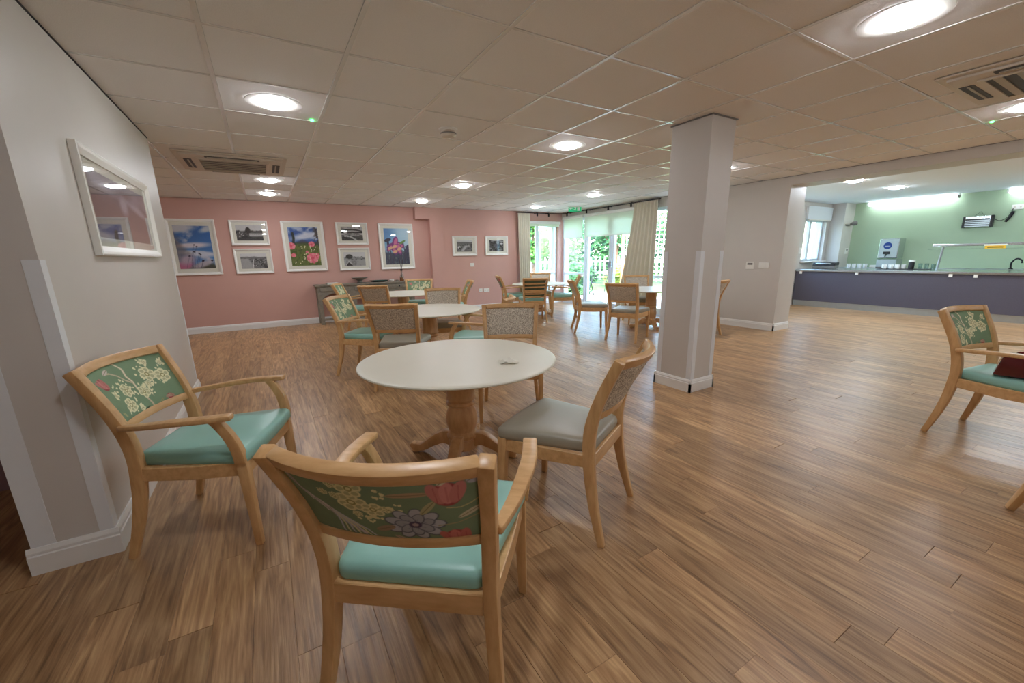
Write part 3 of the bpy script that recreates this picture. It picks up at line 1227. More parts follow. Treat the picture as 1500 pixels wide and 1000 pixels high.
GA, GS = 'floral armchairs with teal seats', 'armless tweed chairs with grey seats'
AR = 'armchair'
arm_list = [
    (-0.336, 2.382, -111.2, 'floral armchair with teal seat at the left, standing against the pale wall corner'),
    (0.341, 1.115, -37.9, 'floral armchair seen from behind in the foreground, nearest the camera'),
    (0.925, 4.93, -126, 'floral armchair with teal seat at the left side of the middle round table'),
    (1.90, 3.92, 53, 'armchair right of the middle table, back edge-on, behind the nearest tweed chair'),
    (1.33, 7.66, -113, 'floral armchair at the left of the rear table, before the grey console'),
    (2.53, 7.86, 160, 'floral armchair behind the rear table, facing the camera by the console end'),
    (2.86, 6.95, 72, 'armchair at the right of the rear table, edge-on, near the pink casing'),
    (4.66, 7.86, -112, 'floral armchair left of the window table, in front of the pink wall sockets'),
    (5.50, 7.10, 52, 'armchair with teal seat right of the window table, next to the glazed panel'),
    (4.158, 0.552, 170.7, 'floral armchair at the right edge holding the burgundy handbag'),
    (2.98, -0.06, 210, 'chair at the bottom right corner of which only a foot shows'),
]
for x, y, d, lab in arm_list:
    chair('arm', 'armchair', lab, x, y, d, GA)
side_list = [
    (1.223, 1.532, 28, 'tweed chair with grey seat at the right of the nearest table, seen from its side'),
    (1.655, 2.85, 149, 'tweed chair tucked behind the nearest round table, facing the camera'),
    (1.125, 4.165, -29.2, 'tweed chair seen from behind, at the near left of the middle table'),
    (1.96, 5.11, 159, 'tweed chair behind the middle table, facing the camera, in front of the pink casing'),
    (1.621, 7.06, -36, 'tweed chair seen from behind at the rear table, before the console'),
    (5.62, 8.18, 146, 'pale tweed chair at the far side of the window table'),
    (4.74, 5.418, -122, 'tweed chair seen side-on between the window table and the right rear table'),
    (4.712, 4.497, -66, 'tweed chair seen from behind at the table left of the column'),
    (6.05, 5.50, 147, 'tweed chair behind the table by the column, before the right curtain'),
    (5.87, 4.10, 5, 'tweed chair mostly hidden behind the column'),
]
for x, y, d, lab in side_list:
    chair('side', 'dining_chair', lab, x, y, d, GS)

# ladder-back chair at the window table
t = chair('frame', 'ladder_back_chair', 'ladder-back chair with horizontal slats over a green pad, at the window table', 4.53, 6.86, -24, None)
link('seat', SEATM, 'vinyl_teal', t)
for i in range(5):
    link('slat', low_rail_mesh(.50 + i * .066 if i else .505, .026), 'beech_flat', t)
pp = MB()
for z0 in (.515, .581, .647, .713, .779):
    hw, yy0 = post_at(z0)
    hw1, yy1 = post_at(z0 + .05)
    pp.sweep([(-hw + .02, yy0 + .02, z0 + .025), (0, yy0 - .012, z0 + .025), (hw - .02, yy0 + .02, z0 + .025)], .062, .02, (0, -.4, .9))
pp.build('back_pad', mat('pad_green', (110, 124, 100), .8), t, smooth=.6)

# ------------------------------------------------------------------ round tables
TZ, TZ2 = 0.668, 0.684


def table_meshes(r, TZ):
    top = MB().lathe([(0.0, TZ - .022), (r - .03, TZ - .022), (r - .008, TZ - .019), (r, TZ - .012), (r - .002, TZ - .005), (r - .010, TZ - .0008), (r - .03, TZ), (0.0, TZ)], seg=72, close=False).mesh('table_top', 0, 2, 0.5)
    ped = MB().lathe([(.0, .05), (.08, .05), (.094, .06), (.096, .11), (.088, .128), (.102, .138), (.104, .156), (.088, .170), (.086, .182), (.096, .21), (.104, .245), (.103, .275), (.094, .315), (.082, .342), (.080, .352),
                        (.095, .362), (.097, .374), (.086, .384), (.090, .392), (.097, .404), (.095, .416), (.089, .43), (.091, .52), (.094, TZ - .022)], seg=40, close=False).mesh('pedestal', 0, 2, 0.5)
    p = refine([(.05, 0, .11), (.13, 0, .125), (.21, 0, .085), (.28, 0, .042), (.335, 0, .040), (.365, 0, .062)], 4)
    n = len(p)
    ft = MB().sweep(p, lerp_list([.07, .065, .06, .056, .052], n), lerp_list([.10, .085, .06, .05, .055, .02], n), (0, 1, 0)).box(.315, .36, -.018, .018, 0, .02).mesh('foot', 0.006, 2, 0.6)
    return top, ped, ft


TM = {z: table_meshes(0.615, z) for z in (TZ, TZ2)}
for x, y, a, lab in ((0.985, 2.352, 140, 'nearest round off-white table with a crumpled napkin on it'),
                     (1.64, 4.76, 25, 'round off-white table in the middle, second from the camera'),
                     (2.06, 7.35, 30, 'round off-white table at the rear left, before the console'),
                     (5.24, 7.66, 10, 'round off-white table by the corner window'),
                     (5.80, 5.00, 153, 'round off-white table left of the column, before the french doors')):
    t = thing('round_table', lab, 'table', (x, y, 0), math.radians(a), 'round pedestal tables')
    T_TOP, T_PED, T_FT = TM[TZ if x < 1.2 else TZ2]
    link('table_top', T_TOP, 'table_laminate', t)
    link('pedestal', T_PED, 'beech_turned', t)
    for k in range(4):
        link('foot', T_FT, 'beech_turned', t, None, math.radians(90 * k))

# crumpled napkin on the nearest table
rn = random.Random(4)
nb = MB()
NU, NV = 15, 9
vs = []
for j in range(NV):
    for i in range(NU):
        u, v = i / (NU - 1) * 2 - 1, j / (NV - 1) * 2 - 1
        r = max(0, 1 - (abs(u) ** 2.2 + abs(v) ** 2.2) * .5)
        h = .005 + .028 * r * (0.65 + 0.35 * math.sin(u * 6 + v * 2.5)) + .006 * rn.random() * r
        vs.append((u * .062 * (1 - .25 * v * v), v * .034 * (1 - .3 * abs(u) ** 3), h))
fs = [(j * NU + i, j * NU + i + 1, (j + 1) * NU + i + 1, (j + 1) * NU + i) for j in range(NV - 1) for i in range(NU - 1)]
o = nb.add(vs, fs).build('paper_napkin', 'napkin_paper', loc=(1.175, 2.05, TZ - .0015), rotz=math.radians(-34), smooth=.5)
tag(o, 'small crumpled white paper napkin on the nearest table', 'napkin')
sm = o.modifiers.new('thick', 'SOLIDIFY')
sm.thickness = .002

# burgundy handbag on the right armchair
t = thing('handbag', 'glossy burgundy handbag on the teal seat at the right edge', 'handbag', (4.0, .47, .489), math.radians(100))
MB().prism([(-.15, 0), (.15, 0), (.125, .12), (.10, .14), (-.10, .14), (-.125, .12)], 'y', -.06, .06).build('body', 'burgundy_patent', t, 0.012, 3, 0.6)
MB().tube(refine([(-.07, 0, .135), (-.06, .03, .155), (0, .05, .16), (.06, .03, .155), (.07, 0, .135)], 4), .008).build('handle', 'burgundy_patent', t, smooth=.8)
MB().tube([(-.10, 0, .141), (.10, 0, .141)], .006).build('zip_band', 'steel', t)
# ------------------------------------------------------------------ framed pictures


def photo_mesh(w, h, canvas):
    nu, nv = canvas.w, canvas.h
    vs = [(-w / 2 + w * i / (nu - 1), 0, -h / 2 + h * j / (nv - 1)) for j in range(nv) for i in range(nu)]
    fs = [(j * nu + i, j * nu + i + 1, (j + 1) * nu + i + 1, (j + 1) * nu + i) for j in range(nv - 1) for i in range(nu - 1)]
    me = bpy.data.meshes.new('print')
    me.from_pydata(vs, [], fs)
    set_print(me, canvas.colors().reshape(-1, 3))
    return me


def picture(x, y, z, w, h, aw, ah, canvas, label, rotz=0.0, fw=.045, group=None, dz=0.0):
    """a frame hung on a wall; local -y looks into the room"""
    t = thing('framed_picture', label, 'picture', (x, y, z), rotz, group)
    f = MB()
    # mitred moulding with a raised outer lip and an inner slope
    prof = [(0, 0), (0, -.030), (.008, -.034), (.022, -.030), (fw, -.016), (fw, 0)]
    cs = [(-w / 2, -h / 2), (w / 2, -h / 2), (w / 2, h / 2), (-w / 2, h / 2)]
    dirs = [(1, 1), (-1, 1), (-1, -1), (1, -1)]
    m = len(prof)
    vs = [(c[0] + d[0] * p, q, c[1] + d[1] * p) for c, d in zip(cs, dirs) for p, q in prof]
    fs = [(k * m + i, k * m + (i + 1) % m, ((k + 1) % 4) * m + (i + 1) % m, ((k + 1) % 4) * m + i) for k in range(4) for i in range(m)]
    f.add(vs, fs).build('frame', 'frame_white', t)
    MB().box(-w / 2 + fw - .002, w / 2 - fw + .002, -.008, -.001, -h / 2 + fw - .002, h / 2 - fw + .002).build('mat', 'mat_board', t)
    p = link('print', photo_mesh(aw, ah, canvas), 'photo_print', t, (0, -.0092, dz))
    g = MB().box(-w / 2 + fw - .001, w / 2 - fw + .001, -.0135, -.0115, -h / 2 + fw - .001, h / 2 - fw + .001).build('glass', 'picture_glass', t)
    return t


def bw(seed, kind):
    c = Canvas(64, 42, (150, 150, 150))
    rnd = random.Random(seed)
    n = c.noise(7, 5, seed, 5)
    n2 = c.noise(16, 12, seed + 40, 3)
    if kind == 'street':
        hz = .62
        c.a[:] = 205
        c.a -= (60 * np.clip((hz - c.y) * 8, 0, 1) * (.4 + n))[..., None]
        c.mask((hz + .1 * n - c.y) * 14, (84, 84, 84), .9)
        c.ell(.45, .66, .14, .2, (50, 50, 50))
        c.mask((n2 - .52) * 6 * (c.y < hz + .05), (34, 34, 34), .8)
        c.mask(((c.x > .48) & (c.y > .28) & (c.y < .48)) * 1.0, (205, 205, 205), .85)
        for k in range(6):
            c.ell(.54 + .075 * k, .42, .02, .03, (50, 50, 50))
        c.mask((.22 - c.y + .08 * n) * 9, (70, 70, 70), .9)
        for k in range(5):
            c.ell(.1 + .2 * rnd.random(), .25 + .3 * rnd.random(), .04, .02, (215, 215, 215))
    elif kind == 'harbour':
        c.a[:] = 214
        c.mask((.74 + .12 * n - c.y) * 14, (110, 110, 110), .9)
        c.mask((n2 - .5) * 8 * (c.y < .7), (48, 48, 48), .8)
        c.mask((.52 - c.x - .25 * (c.y - .3) - .1 * n) * 8 * (c.y < .66), (178, 178, 178), .9)
        for k in range(16):
            c.ell(.45 + .5 * rnd.random(), .2 + .45 * rnd.random(), .025, .02, (225, 225, 225), k=.9)
            c.ell(.45 + .5 * rnd.random(), .15 + .45 * rnd.random(), .03, .02, (30, 30, 30), k=.9)
        c.line([(.44, .1), (.47, .5), (.5, .6)], .02, (232, 232, 232))
    elif kind == 'bridge':
        c.a[:] = 190
        c.mask((n - .42) * 4, (110, 110, 110), .8)
        c.line([(0, .62), (.2, .76), (.5, .8), (.8, .74), (1, .66)], .05, (44, 44, 44))
        c.line([(0, .58), (1, .6)], .045, (30, 30, 30))
        c.ell(.2, .58, .12, .06, (226, 226, 226))
        c.mask((.36 + .1 * n - c.y) * 9, (70, 70, 70), .9)
        c.line([(.0, .36), (.4, .3), (.6, .12), (.7, .0)], .05, (205, 205, 205))
        c.mask((n2 - .58) * 7 * (c.y < .4), (20, 20, 20), .8)
    elif kind == 'square':
        c.a[:] = 216
        c.mask((.62 + .1 * n - c.y) * 12, (150, 150, 150), .9)
        c.ell(.26, .68, .24, .16, (46, 46, 46))
        c.mask((n2 - .55) * 7 * (c.y > .45) * (c.y < .68), (56, 56, 56), .8)
        c.mask((.46 - c.y) * 20, (176, 176, 176), .9)
        c.mask((.34 - c.y - 1.4 * abs(c.x - .22)) * 9, (38, 38, 38), 1)
        c.line([(.22, .34), (.44, .0)], .02, (222, 222, 222))
        c.line([(.22, .34), (.04, .0)], .02, (222, 222, 222))
        c.mask((n - .55) * 5 * (c.y < .4), (120, 120, 120), .7)
    elif kind == 'valley':
        c.a[:] = 212
        c.mask((.84 + .06 * n - c.y) * 14, (90, 90, 90), .9)
        c.mask((.7 + .1 * n2 - c.y) * 10, (120, 120, 120), .8)
        c.mask((n2 - .5) * 8 * (c.y < .7), (40, 40, 40), .85)
        c.ell(.16, .38, .15, .11, (224, 224, 224))
        c.ell(.2, .3, .1, .08, (40, 40, 40))
        c.mask((.14 - abs(c.x - .3 - (c.y) * .6)) * 12 * (c.y < .52), (196, 196, 200), .9)
        c.ell(.78, .5, .02, .12, (226, 226, 226))
        c.mask((.08 - c.y) * 20, (40, 40, 40))
    else:
        c.a[:] = 70
        c.mask((n2 - .48) * 8, (24, 24, 24), .8)
        c.mask((n - .56) * 9, (170, 170, 170), .8)
        c.line([(.15, .9), (.5, .95), (.95, .86)], .03, (190, 190, 190))
        c.ell(.84, .68, .18, .05, (226, 226, 226))
        c.mask((.07 - c.y) * 20, (220, 220, 220))
        c.ell(.45, .52, .2, .14, (96, 96, 106))
    return c


def sky_canvas():
    c = Canvas(70, 104, (62, 108, 172))
    c.a += (np.array([40, 40, 30]) * (1 - c.y)[..., None])
    n, n2 = c.noise(3, 5, 11, 5), c.noise(8, 10, 12, 4)
    c.mask((n - .55) * 5, (220, 214, 220), .85)
    c.ell(.12, .93, .3, .09, (205, 205, 210), .1, .8)
    c.ell(.95, .93, .16, .06, (200, 206, 214), .4, .8)
    c.ell(.45, .55, .32, .06, (226, 216, 222), .05, .8)
    c.ell(.6, .36, .4, .06, (214, 218, 230), -.1, .8)
    c.mask((.44 - c.x * 1.3 + .25 * n2 - abs(c.y - .36)) * 4, (120, 104, 96), .6)
    c.mask((.10 + .12 * n2 * c.x - c.y) * 12, (78, 76, 56), .9)
    c.ell(.08, .06, .22, .1, (196, 120, 150), .4, .5)
    c.ell(.25, .22, .15, .1, (190, 170, 186), .4, .9)
    c.ell(.62, .1, .2, .06, (190, 180, 190), .4, .9)
    for x, y in ((.5, .56), (.56, .52), (.46, .4), (.6, .36), (.63, .33), (.68, .2), (.92, .19), (.32, .3), (.66, .18)):
        c.ell(x, y, .022, .014, (30, 30, 52))
        c.line([(x, y), (x - .1, y - .2), (x - .14, 0)], .0035, (70, 70, 90), .6)
    return c


def meadow_canvas():
    c = Canvas(78, 104, (60, 98, 170))
    n, n2 = c.noise(4, 6, 21, 5), c.noise(14, 18, 22, 3)
    c.mask((n - .5) * 6, (206, 214, 226), .8)
    c.ell(.62, .78, .4, .08, (228, 230, 236), .2, .9, .9)
    c.mask((.70 - .3 * abs(c.x - .45) - c.y) * 20, (66, 72, 100), .95)
    c.mask((.60 + .05 * n - c.y) * 20, (58, 74, 50), .9)
    c.mask((.56 + .06 * n2 - c.y) * 14, (106, 122, 50), .9)
    c.mask((n2 - .54) * 7 * (c.y < .56), (66, 84, 30), .8)
    c.mask((n - .58) * 6 * (c.y < .5), (166, 160, 70), .6)
    c.line([(.14, .56), (.17, .72), (.15, .84)], .03, (40, 50, 44))
    c.mask((.22 - abs(c.x - 1.02)) * 8 * (c.y > .5) * (n2 > .45), (64, 54, 50), .85)
    rnd = random.Random(2)
    for x, y, r in ((.72, .2, .15), (.06, .52, .1), (.74, .56, .08), (.1, .28, .06), (.56, .36, .04), (.86, .26, .08)):
        for k in range(9):
            a = k * .7
            c.ell(x + math.cos(a) * r * .6 / c.asp, y + math.sin(a) * r * .5, r * .45, r * .32, (232, 108, 130) if k % 2 else (240, 140, 156), a)
        c.ell(x, y, r * .3, r * .22, (220, 80, 104))
    for k in range(26):
        c.ell(.1 + .8 * rnd.random(), .06 + .45 * rnd.random(), .014, .014, (236, 230, 190))
    return c


def lily_canvas():
    c = Canvas(72, 104, (150, 196, 222))
    n, n2 = c.noise(3, 4, 31, 4), c.noise(12, 16, 32, 4)
    c.mask((c.x + .3 * n - .3) * 1.2, (196, 222, 236), .9)
    c.ell(.03, .9, .25, .3, (84, 134, 196), 0, 1.0, .7)
    c.mask((.34 + .12 * n2 - c.y) * 12, (56, 62, 84), .95)
    c.mask((n2 - .55) * 7 * (c.y < .4), (110, 124, 120), .8)
    for x0, x1, y1 in ((.08, .12, .7), (.2, .16, .64), (.8, .76, .62), (.93, .86, .5), (.55, .52, .72), (.66, .6, .6), (.3, .36, .6)):
        c.line([(x0, 0), ((x0 + x1) / 2 + .04, y1 * .6), (x1, y1)], .016, (62, 60, 84))
    c.ell(.14, .68, .1, .045, (54, 50, 70), .3)
    c.ell(.93, .44, .12, .06, (70, 64, 96), 1.2)
    for x, y, r, rot in ((.30, .52, .16, .4), (.55, .54, .18, -.2), (.44, .62, .16, 1.3), (.38, .42, .15, 2.0), (.56, .40, .14, -1.0), (.48, .5, .13, .2), (.2, .46, .12, .9)):
        c.ell(x, y, r, r * .5, (128, 62, 128), rot)
        c.ell(x + .02, y, r * .7, r * .3, (206, 110, 152), rot)
    for x, y in ((.22, .46), (.42, .36), (.6, .44), (.4, .5)):
        c.ell(x, y, .07, .04, (226, 178, 140), .4)
    c.ell(.74, .62, .1, .03, (110, 150, 90), .5)
    return c


def hills_canvas():
    c = Canvas(110, 46, (148, 142, 156))
    n, n2 = c.noise(4, 4, 51, 5), c.noise(10, 6, 52, 4)
    c.mask((.78 - .4 * c.x + .3 * n - c.y) * 10, (112, 98, 104), .9)
    c.mask((.5 + .3 * n2 - c.y) * 9, (96, 78, 78), .9)
    c.mask((n - .5) * 5 * (c.y < .9), (78, 74, 84), .7)
    c.ell(.18, .84, .5, .10, (190, 186, 200), -.15, .9, .8)
    c.ell(.50, .62, .16, .16, (196, 192, 206), .3, .9, .8)
    c.ell(.78, .62, .5, .07, (188, 184, 198), -.2, .9, .8)
    c.mask((.2 + .14 * n - c.y) * 12, (120, 100, 92), .9)
    return c


GP = 'framed pictures on the pink wall'
FY = YP - 0.001
picture(-1.03, FY, 1.548, .707, .97, .52, .745, sky_canvas(), 'tall framed photo of blue sky and wildflowers, leftmost on the pink wall', group=GP)
picture(-.156, FY, 1.806, .612, .452, .425, .276, bw(1, 'street'), 'framed black and white street photo, upper left pair on the pink wall', group=GP, fw=.04)
picture(-.156, FY, 1.290, .618, .460, .425, .28, bw(2, 'harbour'), 'framed black and white harbour photo, lower left pair on the pink wall', group=GP, fw=.04)
picture(.748, FY, 1.553, .755, .965, .535, .745, meadow_canvas(), 'tall framed photo of a mountain meadow with pink flowers', group=GP)
picture(1.676, FY, 1.809, .630, .452, .425, .276, bw(3, 'bridge'), 'framed black and white bridge photo, upper right pair on the pink wall', group=GP, fw=.04)
picture(1.676, FY, 1.292, .630, .464, .43, .284, bw(4, 'square'), 'framed black and white square photo, lower right pair on the pink wall', group=GP, fw=.04)
picture(2.596, FY, 1.543, .755, .976, .53, .77, lily_canvas(), 'tall framed photo of purple and pink lilies above the reed diffuser', group=GP)
k9 = YQ / YP
picture(4.24 * k9, YQ - .001, 1.545, .63, .455, .40, .26, bw(5, 'valley'), 'small framed black and white valley photo, left of the two near the curtain', group=GP, fw=.05)
picture(5.12 * k9, YQ - .001, 1.547, .635, .458, .40, .27, bw(6, 'town'), 'small framed black and white photo nearest the left curtain', group=GP, fw=.05)
picture(XL + .001, 3.738, 1.612, 1.49, .556, 1.24, .36, hills_canvas(), 'wide white framed landscape under glass on the left wall', rotz=math.radians(90), fw=.05)


def plate(name, label, cat, x, y, z, w, h, rotz=0, extra=None, group=None):
    t = thing(name, label, cat, (x, y, z), rotz, group)
    MB().box(-w / 2, w / 2, -.012, 0, -h / 2, h / 2).build('face_plate', 'plastic_white', t, .003)
    if extra == 'switch':
        MB().box(-w * .2, w * .2, -.017, -.011, -h * .25, h * .25).build('rocker', 'plastic_white', t, .002)
    elif extra == 'socket':
        for s in ((-.25, .25) if w > h * 1.4 else (0,)):
            MB().box(s * w - .012, s * w + .012, -.0135, -.0118, -.014, .014).build('socket_inset', 'plastic_cream', t)
    elif extra == 'screen':
        MB().box(-w * .32, w * .32, -.0135, -.0115, h * .08, h * .34).build('display', 'plastic_grey', t)
    return t


plate('wall_switch', 'small white wall switch under the black and white pictures', 'switch', 4.37, YQ, 1.10, .105, .085, 0, 'switch')
plate('wall_socket', 'single white socket low on the pink wall', 'socket', 4.575, YQ, .472, .092, .086, 0, 'socket', 'sockets on the pink wall')
plate('wall_socket', 'double white socket low on the pink wall', 'socket', 4.74, YQ, .468, .16, .086, 0, 'socket', 'sockets on the pink wall')
plate('thermostat', 'white square thermostat with grey display on the greige wall', 'thermostat', XR, 4.055, 1.057, .135, .122, math.radians(-90), 'screen')
plate('switch_panel', 'wide white switch plate beside the thermostat', 'switch', XR, 3.825, 1.062, .165, .09, math.radians(-90), 'switch')

# ------------------------------------------------------------------ air conditioners, detectors, exit sign


def cassette(x, y, s, label):
    t = thing('air_conditioner', label, 'air conditioner', (x, y, CEIL), 0, 'ceiling cassette air conditioners')
    h = s / 2
    p = MB()
    p.prism([(-h, -h), (h, -h), (h, h), (-h, h)], 'z', -.012, .001)
    p.prism([(-h + .05, -h + .05), (h - .05, -h + .05), (h - .05, h - .05), (-h + .05, h - .05)], 'z', -.030, -.011)
    p.build('panel', 'plastic_cream', t, .006)
    g = .30 * s
    MB().box(-g, g, -g, g, -.034, -.029).build('grille_plate', 'plastic_dark', t)
    for k in range(6):
        yy = -g + .05 + k * (2 * g - .10) / 5
        MB().box(-g, g, yy - .024, yy + .016, -.041, -.034).build('grille_slat', 'grille_grey', t)
    f = MB()
    f.box(-g - .03, g + .03, g, g + .03, -.042, -.028).box(-g - .03, g + .03, -g - .03, -g, -.042, -.028)
    f.box(-g - .03, -g, -g, g, -.042, -.028).box(g, g + .03, -g, g, -.042, -.028)
    f.build('grille_frame', 'plastic_cream', t, .003)
    q = .40 * s
    for k in range(4):
        o = MB().box(-.24 * s, .24 * s, q - .036, q + .036, -.0325, -.0295).build('air_outlet', 'plastic_dark', t, rotz=math.pi / 2 * k)
        MB().box(-.22 * s, .22 * s, q - .012, q + .002, -.037, -.0325).build('louvre', 'grille_grey', o)
    return t


cassette(-.138, 6.0, 1.03, 'square ceiling air conditioner on the left, near the pink wall')
cassette(4.53, .72, .99, 'square ceiling air conditioner at the upper right edge')

t = thing('smoke_detector', 'round white smoke detector on the ceiling tiles', 'smoke detector', (1.56, 3.70, CEIL + .009))
t.scale = (1.45, 1.45, 1.3)
MB().lathe([(0, 0), (.055, 0), (.055, -.012), (.046, -.016), (0, -.016)], seg=28).build('base', 'plastic_white', t, smooth=.6)
MB().lathe([(.036, -.014), (.048, -.03), (.048, -.042), (.036, -.054), (0, -.058)], seg=28, close=False).build('sensor_head', 'plastic_cream', t, smooth=.6)
MB().lathe([(.0488, -.030), (.0492, -.034), (.0488, -.038)], seg=28, close=False).build('vent_slot', 'plastic_grey', t, smooth=.6)
o = MB().lathe([(0, 0), (.02, 0), (.018, -.012), (.008, -.02), (0, -.021)], seg=16).build('ceiling_sensor', 'plastic_white', loc=(2.46, 3.43, CEIL + .009), smooth=.8)
tag(o, 'tiny white ceiling sensor beside the rimmed ceiling light', 'sensor')
for x, y, lab in ((.49, 3.95, 'tiny green indicator lamp on the ceiling left of the smoke detector'), (5.83, 1.295, 'tiny green indicator lamp on the ceiling at the right edge')):
    o = MB().lathe([(0, .001), (.013, 0), (.012, -.006), (0, -.010)], seg=14, close=False).build('indicator_lamp', 'led_green', loc=(x, y, CEIL), smooth=.8)
    tag(o, lab, 'indicator lamp', 'green indicator lamps')

t = thing('exit_sign', 'green exit sign with running man hanging from the ceiling', 'exit sign', (6.42, 7.92, CEIL + .055), math.radians(-38))
MB().box(-.15, .15, -.008, .008, -.17, -.06).build('plate', 'sign_green', t, .003)
MB().box(-.16, .16, -.02, .02, -.07, -.05).build('housing', 'plastic_white', t, .004)
pg = MB()
fy0, fy1 = -.0105, -.008
pg.box(.055, .115, fy0, fy1, -.155, -.075)
pg.build('door_pictogram', 'plastic_white', t)
pm = MB()
pm.prism([(-.02, -.10), (.0, -.085), (.03, -.10), (.035, -.092), (.005, -.07), (-.022, -.082)], 'y', fy0, fy1)
pm.prism([(.0, -.085), (.012, -.11), (.0, -.15), (.01, -.152), (.026, -.11), (.016, -.082)], 'y', fy0, fy1)
pm.prism([(.004, -.105), (-.018, -.125), (-.036, -.122), (-.036, -.132), (-.012, -.137), (.014, -.118)], 'y', fy0, fy1)
pm.prism([(.02 + .010 * math.cos(a * .785), -.0755 + .010 * math.sin(a * .785)) for a in range(8)], 'y', fy0, fy1)
pm.build('running_man', 'plastic_white', t)
MB().prism([(-.13, -.10), (-.10, -.075), (-.10, -.092), (-.055, -.092), (-.055, -.108), (-.10, -.108), (-.10, -.125)], 'y', fy0, fy1).build('arrow', 'plastic_white', t)

# ------------------------------------------------------------------ curtains, rail, blinds


def curtain(name, label, pts_top, pts_bot, z0, z1, folds, amp, grp='full length curtains'):
    n, mrows = folds * 10 + 1, 14
    vs, fs = [], []
    a0, a1 = Vector(pts_top[0]), Vector(pts_top[1])
    b0, b1 = Vector(pts_bot[0]), Vector(pts_bot[1])
    for j in range(mrows):
        v = j / (mrows - 1)
        vv = v ** 1.3
        p0, p1 = a0.lerp(b0, vv), a1.lerp(b1, vv)
        nrm = Vector((p1.y - p0.y, -(p1.x - p0.x))).normalized()
        for i in range(n):
            u = i / (n - 1)
            q = p0.lerp(p1, u) + nrm * (amp * (0.55 + .45 * v) * math.sin(u * folds * 2 * math.pi + .5 * math.sin(3 * u + 2 * v)))
            vs.append((q.x, q.y, z1 + (z0 - z1) * v))
    fs = [(j * n + i, j * n + i + 1, (j + 1) * n + i + 1, (j + 1) * n + i) for j in range(mrows - 1) for i in range(n - 1)]
    o = MB().add(vs, fs).build(name, 'curtain_cloth', smooth=1.5)
    m = o.modifiers.new('thick', 'SOLIDIFY')
    m.thickness = .004
    return tag(o, label, 'curtain', grp)


curtain('curtain', 'cream pleated curtain left of the corner window, by the pink wall', ((5.62, 9.16), (5.98, 9.16)), ((5.66, 9.16), (6.02, 9.16)), .03, 2.33, 6, .045)
curtain('curtain', 'cream curtain with flared side hanging right of the french doors', ((6.97, 6.60), (6.97, 5.98)), ((6.93, 7.00), (6.95, 6.02)), .03, 2.33, 7, .05)
t = thing('curtain_rail', 'black curtain rail bent round the corner above the windows', 'curtain rail', (0, 0, 2.345))
MB().tube(refine([(5.58, 9.16, 0), (6.5, 9.16, 0), (6.85, 9.14, 0), (6.96, 9.03, 0), (6.97, 8.7, 0), (6.97, 7.4, 0), (6.97, 5.92, 0)], 6), .011).build('rail', 'black_metal', t, smooth=.8)
for x, y in ((6.20, 9.16), (6.56, 9.16), (6.955, 8.90), (6.97, 8.15), (6.97, 7.40), (6.97, 6.70)):
    MB().box(x - .014, x + .014, y - .014, y + .014, -.075, .0).build('glider', 'black_metal', t)
    if x > 6.9:
        MB().box(x, XR, y - .008, y + .008, -.006, .02).build('bracket', 'black_metal', t)
    else:
        MB().box(x - .008, x + .008, y, YQ, -.006, .02).build('bracket', 'black_metal', t)

bl = bpy.data.materials.new('blind_cloth')
bl.use_nodes = True
nt = bl.node_tree
nt.nodes.clear()
_o, _dif, _tr, _mx = nt.nodes.new('ShaderNodeOutputMaterial'), nt.nodes.new('ShaderNodeBsdfDiffuse'), nt.nodes.new('ShaderNodeBsdfTranslucent'), nt.nodes.new('ShaderNodeMixShader')
_dif.inputs['Color'].default_value = (*lin((236, 238, 228)), 1)
_tr.inputs['Color'].default_value = (*lin((226, 236, 222)), 1)
_mx.inputs['Fac'].default_value = .45
nt.links.new(_dif.outputs[0], _mx.inputs[1])
nt.links.new(_tr.outputs[0], _mx.inputs[2])
nt.links.new(_mx.outputs[0], _o.inputs['Surface'])
MATS['blind_cloth'] = bl
for (y0, y1), lab in (((8.37, 9.17), 'pale roller blind over the fixed panel by the corner'), ((6.05, 8.33), 'wide pale roller blind half drawn over the french doors')):
    t = thing('roller_blind', lab, 'roller blind', (XR - .035, (y0 + y1) / 2, 0), 0, 'roller blinds on the french doors')
    h = (y1 - y0) / 2
    MB().box(-.03, .034, -h, h, 2.20, 2.265).build('cassette', 'gloss_white', t, .01)
    MB().box(-.002, .0, -h + .02, h - .02, 1.73, 2.205).build('cloth', 'blind_cloth', t)
    MB().box(-.008, .006, -h + .02, h - .02, 1.712, 1.732).build('bottom_bar', 'plastic_white', t, .004)
t = thing('roller_blind', 'rolled-up white blind at the top of the corner window', 'roller blind', ((WX0 + WX1) / 2, YQ - .03, 0))
MB().box(-.5, .52, -.035, .030, 2.09, 2.16).build('cassette', 'gloss_white', t, .01)
MB().box(-.47, .49, -.004, -.002, 2.03, 2.10).build('cloth', 'blind_cloth', t)

